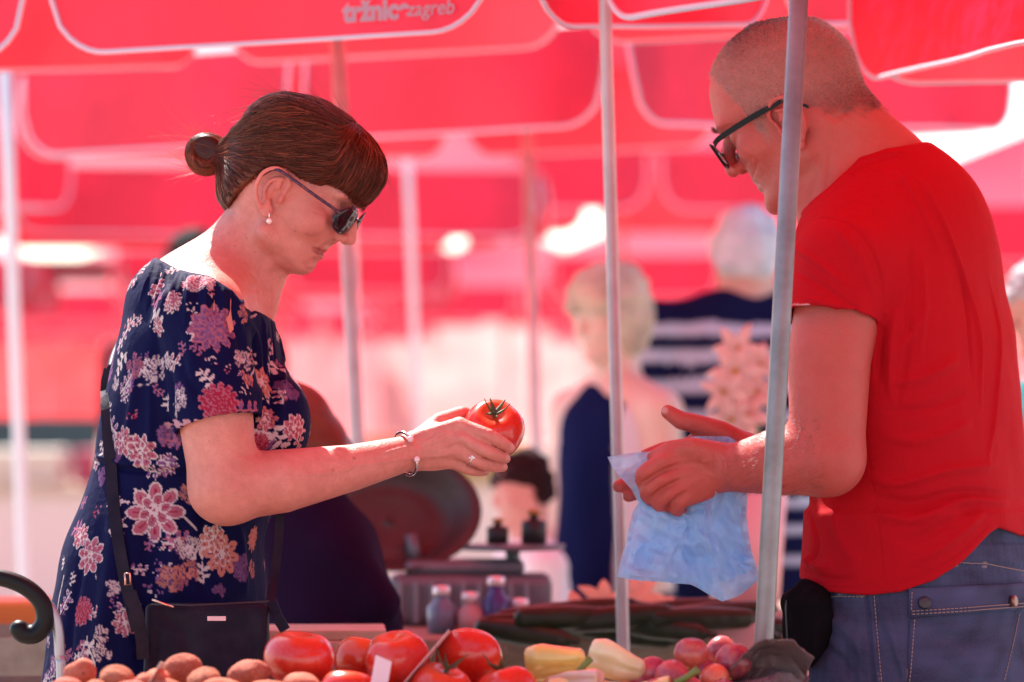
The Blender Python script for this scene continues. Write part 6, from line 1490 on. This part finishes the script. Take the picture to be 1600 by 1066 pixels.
# ---------------------------------------------------------------- people in the background
def bg_person(u, vtop, D, yaw, label, hair, shirt, trousers=(.03, .03, .05), skin=(.58, .33, .25), stripes=None, sleeve=.62, bob=False, lean=0.0, hcut=.02, cap=None, lift=1.0, wd=1.0, sides=None):
    """standing figure: head top at pixel (u, vtop) at distance D; yaw = facing, degrees from +X"""
    tp = at(u, vtop, D); H = tp[2]; s = H / 1.72; base = np.array([tp[0], D, 0.0]); Mz = rotm(('Z', yaw)); f = lambda x, y, z: base + Mz @ np.array([x + lean * max(0, z - .95) * s, y, z]) * 1.0
    g = lambda x, y, z: f(x * s, y * s, z * s)
    root = empty('person', tuple(base), label, 'person'); B_ = Sdf()
    hf = Frame(g(.02, 0, 1.60), Mz @ rotm(('Y', 8.0)))
    add_head(B_, hf, dict(M_HEAD, s=.92 * s))
    for sy in (-1, 1): add_ear(B_, hf, sy, .95 * s)
    B_.u(Cone(g(-.01, 0, 1.42), g(0, 0, 1.56), .058 * s, .054 * s), .03)
    B_.u(Loft(base, Mz, np.array([.80, .95, 1.10, 1.25, 1.38, 1.45]) * s, np.array([0, 0, 0, 0, 0, 0]) + lean * np.maximum(0, np.array([.80, .95, 1.10, 1.25, 1.38, 1.45]) * s - .95 * s), 0, np.array([.10, .11, .10, .11, .09, .05]) * s, np.array([.10, .11, .10, .11, .09, .05]) * s, np.array([.16, .165, .15, .165, .16, .09]) * s), .01)
    S_ = Sdf(); S_.u(Loft(base, Mz, np.array([.82, .95, 1.10, 1.25 * lift, 1.38 * lift, 1.45 * lift]) * s, lean * np.maximum(0, np.array([.82, .95, 1.10, 1.25, 1.38, 1.45]) * s - .95 * s), 0, np.array([.135, .135, .128, .132, .105, .06]) * s, np.array([.135, .135, .128, .132, .105, .06]) * s, np.array([.185, .185, .175, .185, .175, .09]) * s * wd), .01)
    for sy in (-1, 1):
        sh, el, wr = g(0, .185 * sy * wd, 1.385 * lift), g(.0, .225 * sy * wd, 1.10), g(.12, .20 * sy, .90)
        B_.u(Cone(g(0, .03 * sy, 1.43 * lift), sh, .05 * s, .05 * s), .03); B_.u(Chain([sh, el, wr, g(.17, .19 * sy, .84)], [.047 * s, .038 * s, .027 * s, .03 * s]), .02)
        for k in range(4): B_.u(Cone(g(.165, (.175 + .011 * k) * sy, .835), g(.20, (.17 + .012 * k) * sy, .765), .010 * s, .008 * s), .006)
        B_.u(Cone(g(.16, .17 * sy, .855), g(.20, .155 * sy, .80), .011 * s, .009 * s), .006)
        if sleeve > 0: S_.u(Cone(g(0, .03 * sy, 1.42 * lift), sh, .06 * s, .06 * s), .03); S_.u(Cone(sh, sh + (el - sh) * sleeve, .062 * s, .056 * s), .02)
        B_.u(Chain([g(0, .09 * sy, .84), g(.01, .09 * sy, .46), g(-.01, .09 * sy, .08), g(.12, .10 * sy, .04)], [.08 * s, .055 * s, .04 * s, .035 * s]), .02)
    V, F = polygonize(B_, .0085 * s); mesh_np('body', V, F, mat('bg_skin', skin, .5), root)
    V, F = polygonize(S_, .010 * s); C = np.tile(np.array(shirt, float), (len(V), 1))
    if stripes is not None:
        zz = V[:, 2] / s
        for (a, b, c) in stripes: C[(zz > a) & (zz < b)] = c
    if sides is not None: ly = np.abs((V - base) @ Mz[:, 1]) / s; C[ly > sides[0]] = sides[1]
    V += normals(V, F) * (noise3(V, 22, 3) * .005)[:, None]
    mesh_np('shirt', V, F, mat('bg_cloth', attr=True, rough=.9, spec=.04), root, colors=C)
    T_ = Sdf(); T_.u(Loft(base, Mz, np.array([.78, .86, .96]) * s, 0, 0, np.array([.13, .13, .12]) * s, np.array([.13, .13, .12]) * s, np.array([.18, .18, .165]) * s), .01)
    for sy in (-1, 1): T_.u(Chain([g(0, .09 * sy, .82), g(.01, .09 * sy, .46), g(0, .09 * sy, .07)], [.098 * s, .078 * s, .065 * s]), .02)
    V, F = polygonize(T_, .014 * s); mesh_np('trousers', V, F, mat('bg_trousers', trousers, .85), root)
    Hh = Sdf(); gg = .92 * s; ex = .018 if bob else .010
    Hh.u(Ell(hf.p(-.002, 0, .035 * gg), np.array([.104 + ex, .080 + ex, .108 + ex]) * gg, hf.M), .01)
    if bob:
        for sy in (-1, 1): Hh.u(Ell(hf.p(-.015 * gg, .070 * sy * gg, -.01 * gg), np.array([.06, .026, .085]) * gg, hf.M), .03)
        Hh.u(Ell(hf.p(-.06 * gg, 0, -.01 * gg), np.array([.05, .075, .085]) * gg, hf.M), .03)
    cut = np.array([(-.2, -.06 if not bob else -.095), (-.03, -.05 if not bob else -.095), (.0, .02 if not bob else -.09), (.035, .03 if not bob else -.07), (.06, .045 if not bob else .03), (.2, .06 if not bob else .05)]) * gg
    Hh.i(Fn(lambda P: (np.interp(hf.inv(P)[:, 0], cut[:, 0], cut[:, 1]) - hf.inv(P)[:, 2]) * .7, (-99,)*3, (99,)*3), .006)
    V, F = polygonize(Hh, .007 * s); V += normals(V, F) * (noise3(V, 40, 4) * .007 + noise3(V, 120, 5) * .004)[:, None]; mesh_np('hair', V, F, mat('bg_hair', hair, .8, 0, .08, noise=[(18, .7, tuple(np.array(hair) * .45)), (70, .5, tuple(np.array(hair) * .6))]), root)
    return root
NV = (.008, .010, .045); WT = (.46, .49, .58)
bg_person(1168, 330, 8.1, 98, 'white-haired man in a navy and white striped shirt seen from behind', (.72, .72, .75), NV, (.008, .009, .035), stripes=[(1.30, 1.335, WT), (1.235, 1.26, WT), (1.17, 1.195, WT), (1.105, 1.13, WT), (1.04, 1.065, WT), (.975, 1.0, WT), (.91, .93, WT), (1.365, 1.40, WT), (1.43, 1.46, WT)], lift=1.045, wd=1.14)
bg_person(962, 425, 7.7, -140, 'blonde bobbed woman in a navy top facing this way', (.60, .50, .38), (.006, .010, .055), (.006, .008, .04), skin=(.66, .44, .36), sleeve=0.0, bob=True, wd=.88, sides=(.105, (.62, .60, .64)))
bg_person(828, 715, 7.4, 196, 'dark-haired child in a white top beside the blonde woman', (.03, .012, .014), (.74, .70, .72), (.3, .25, .3), skin=(.60, .26, .22), sleeve=.6)
bg_person(302, 366, 9.5, 100, 'black-haired person half hidden behind the woman\'s shoulders', (.012, .010, .012), (.30, .05, .06), sleeve=.6)
bg_person(1652, 412, 7.3, 200, 'grey-haired person in a teal shirt beyond the seller\'s back', (.55, .55, .58), (.03, .18, .20), sleeve=.6)
# hunched person in purple
hp_ = empty('person', tuple(at(520, 1000, 5.62) * [1, 1, 0]), 'auburn-haired person in a dark purple top bending over the back stall', 'person')
Yp = 5.62; Hs = Sdf(); Hs.u(Chain([at(522, 960, Yp), at(502, 868, Yp), at(462, 790, Yp)], [.092, .090, .072]), .03); Hs.u(Chain([at(540, 872, Yp - .06), at(588, 940, Yp - .08)], [.046, .040]), .03); Hs.u(Chain([at(520, 980, Yp), at(520, 1260, Yp)], [.10, .12]), .03)
V, F = polygonize(Hs, .011); V += normals(V, F) * (noise3(V, 25, 3) * .006)[:, None]; mesh_np('top', V, F, mat('purple_knit', (.018, .006, .026), .9, 0, .05), hp_)
Hb = Sdf(); hfp = Frame(at(436, 715, Yp), rotm(('Z', 190.0), ('Y', 35.0))); add_head(Hb, hfp, dict(M_HEAD, s=.82)); Hb.u(Cone(at(462, 785, Yp), hfp.p(-.02, 0, -.04), .06, .055), .03); Hb.u(Chain([at(520, 960, Yp), at(520, 1250, Yp), at(520, 1330, Yp) * [1, 1, 0] + [0, 0, .05]], [.07, .10, .06]), .02)
V, F = polygonize(Hb, .010); mesh_np('body', V, F, mat('bg_skin2', (.58, .33, .25), .5), hp_)
Hh = Sdf(); Hh.u(Ell(hfp.p(-.010, 0, .030), (.094, .075, .092), hfp.M), .01); Hh.u(Ell(hfp.p(-.065, 0, -.03), (.04, .065, .075), hfp.M), .03); Hh.i(Fn(lambda P: (np.interp(hfp.inv(P)[:, 0], [-.2, .02, .05, .2], [-.14, -.13, .03, .06]) - hfp.inv(P)[:, 2]) * .6, (-99,)*3, (99,)*3), .006)
V, F = polygonize(Hh, .008); V += normals(V, F) * (noise3(V, 70, 4) * .004)[:, None]; mesh_np('hair', V, F, mat('auburn_hair', (.15, .04, .016), .5, noise=(60, .5, (.08, .02, .01))), hp_)
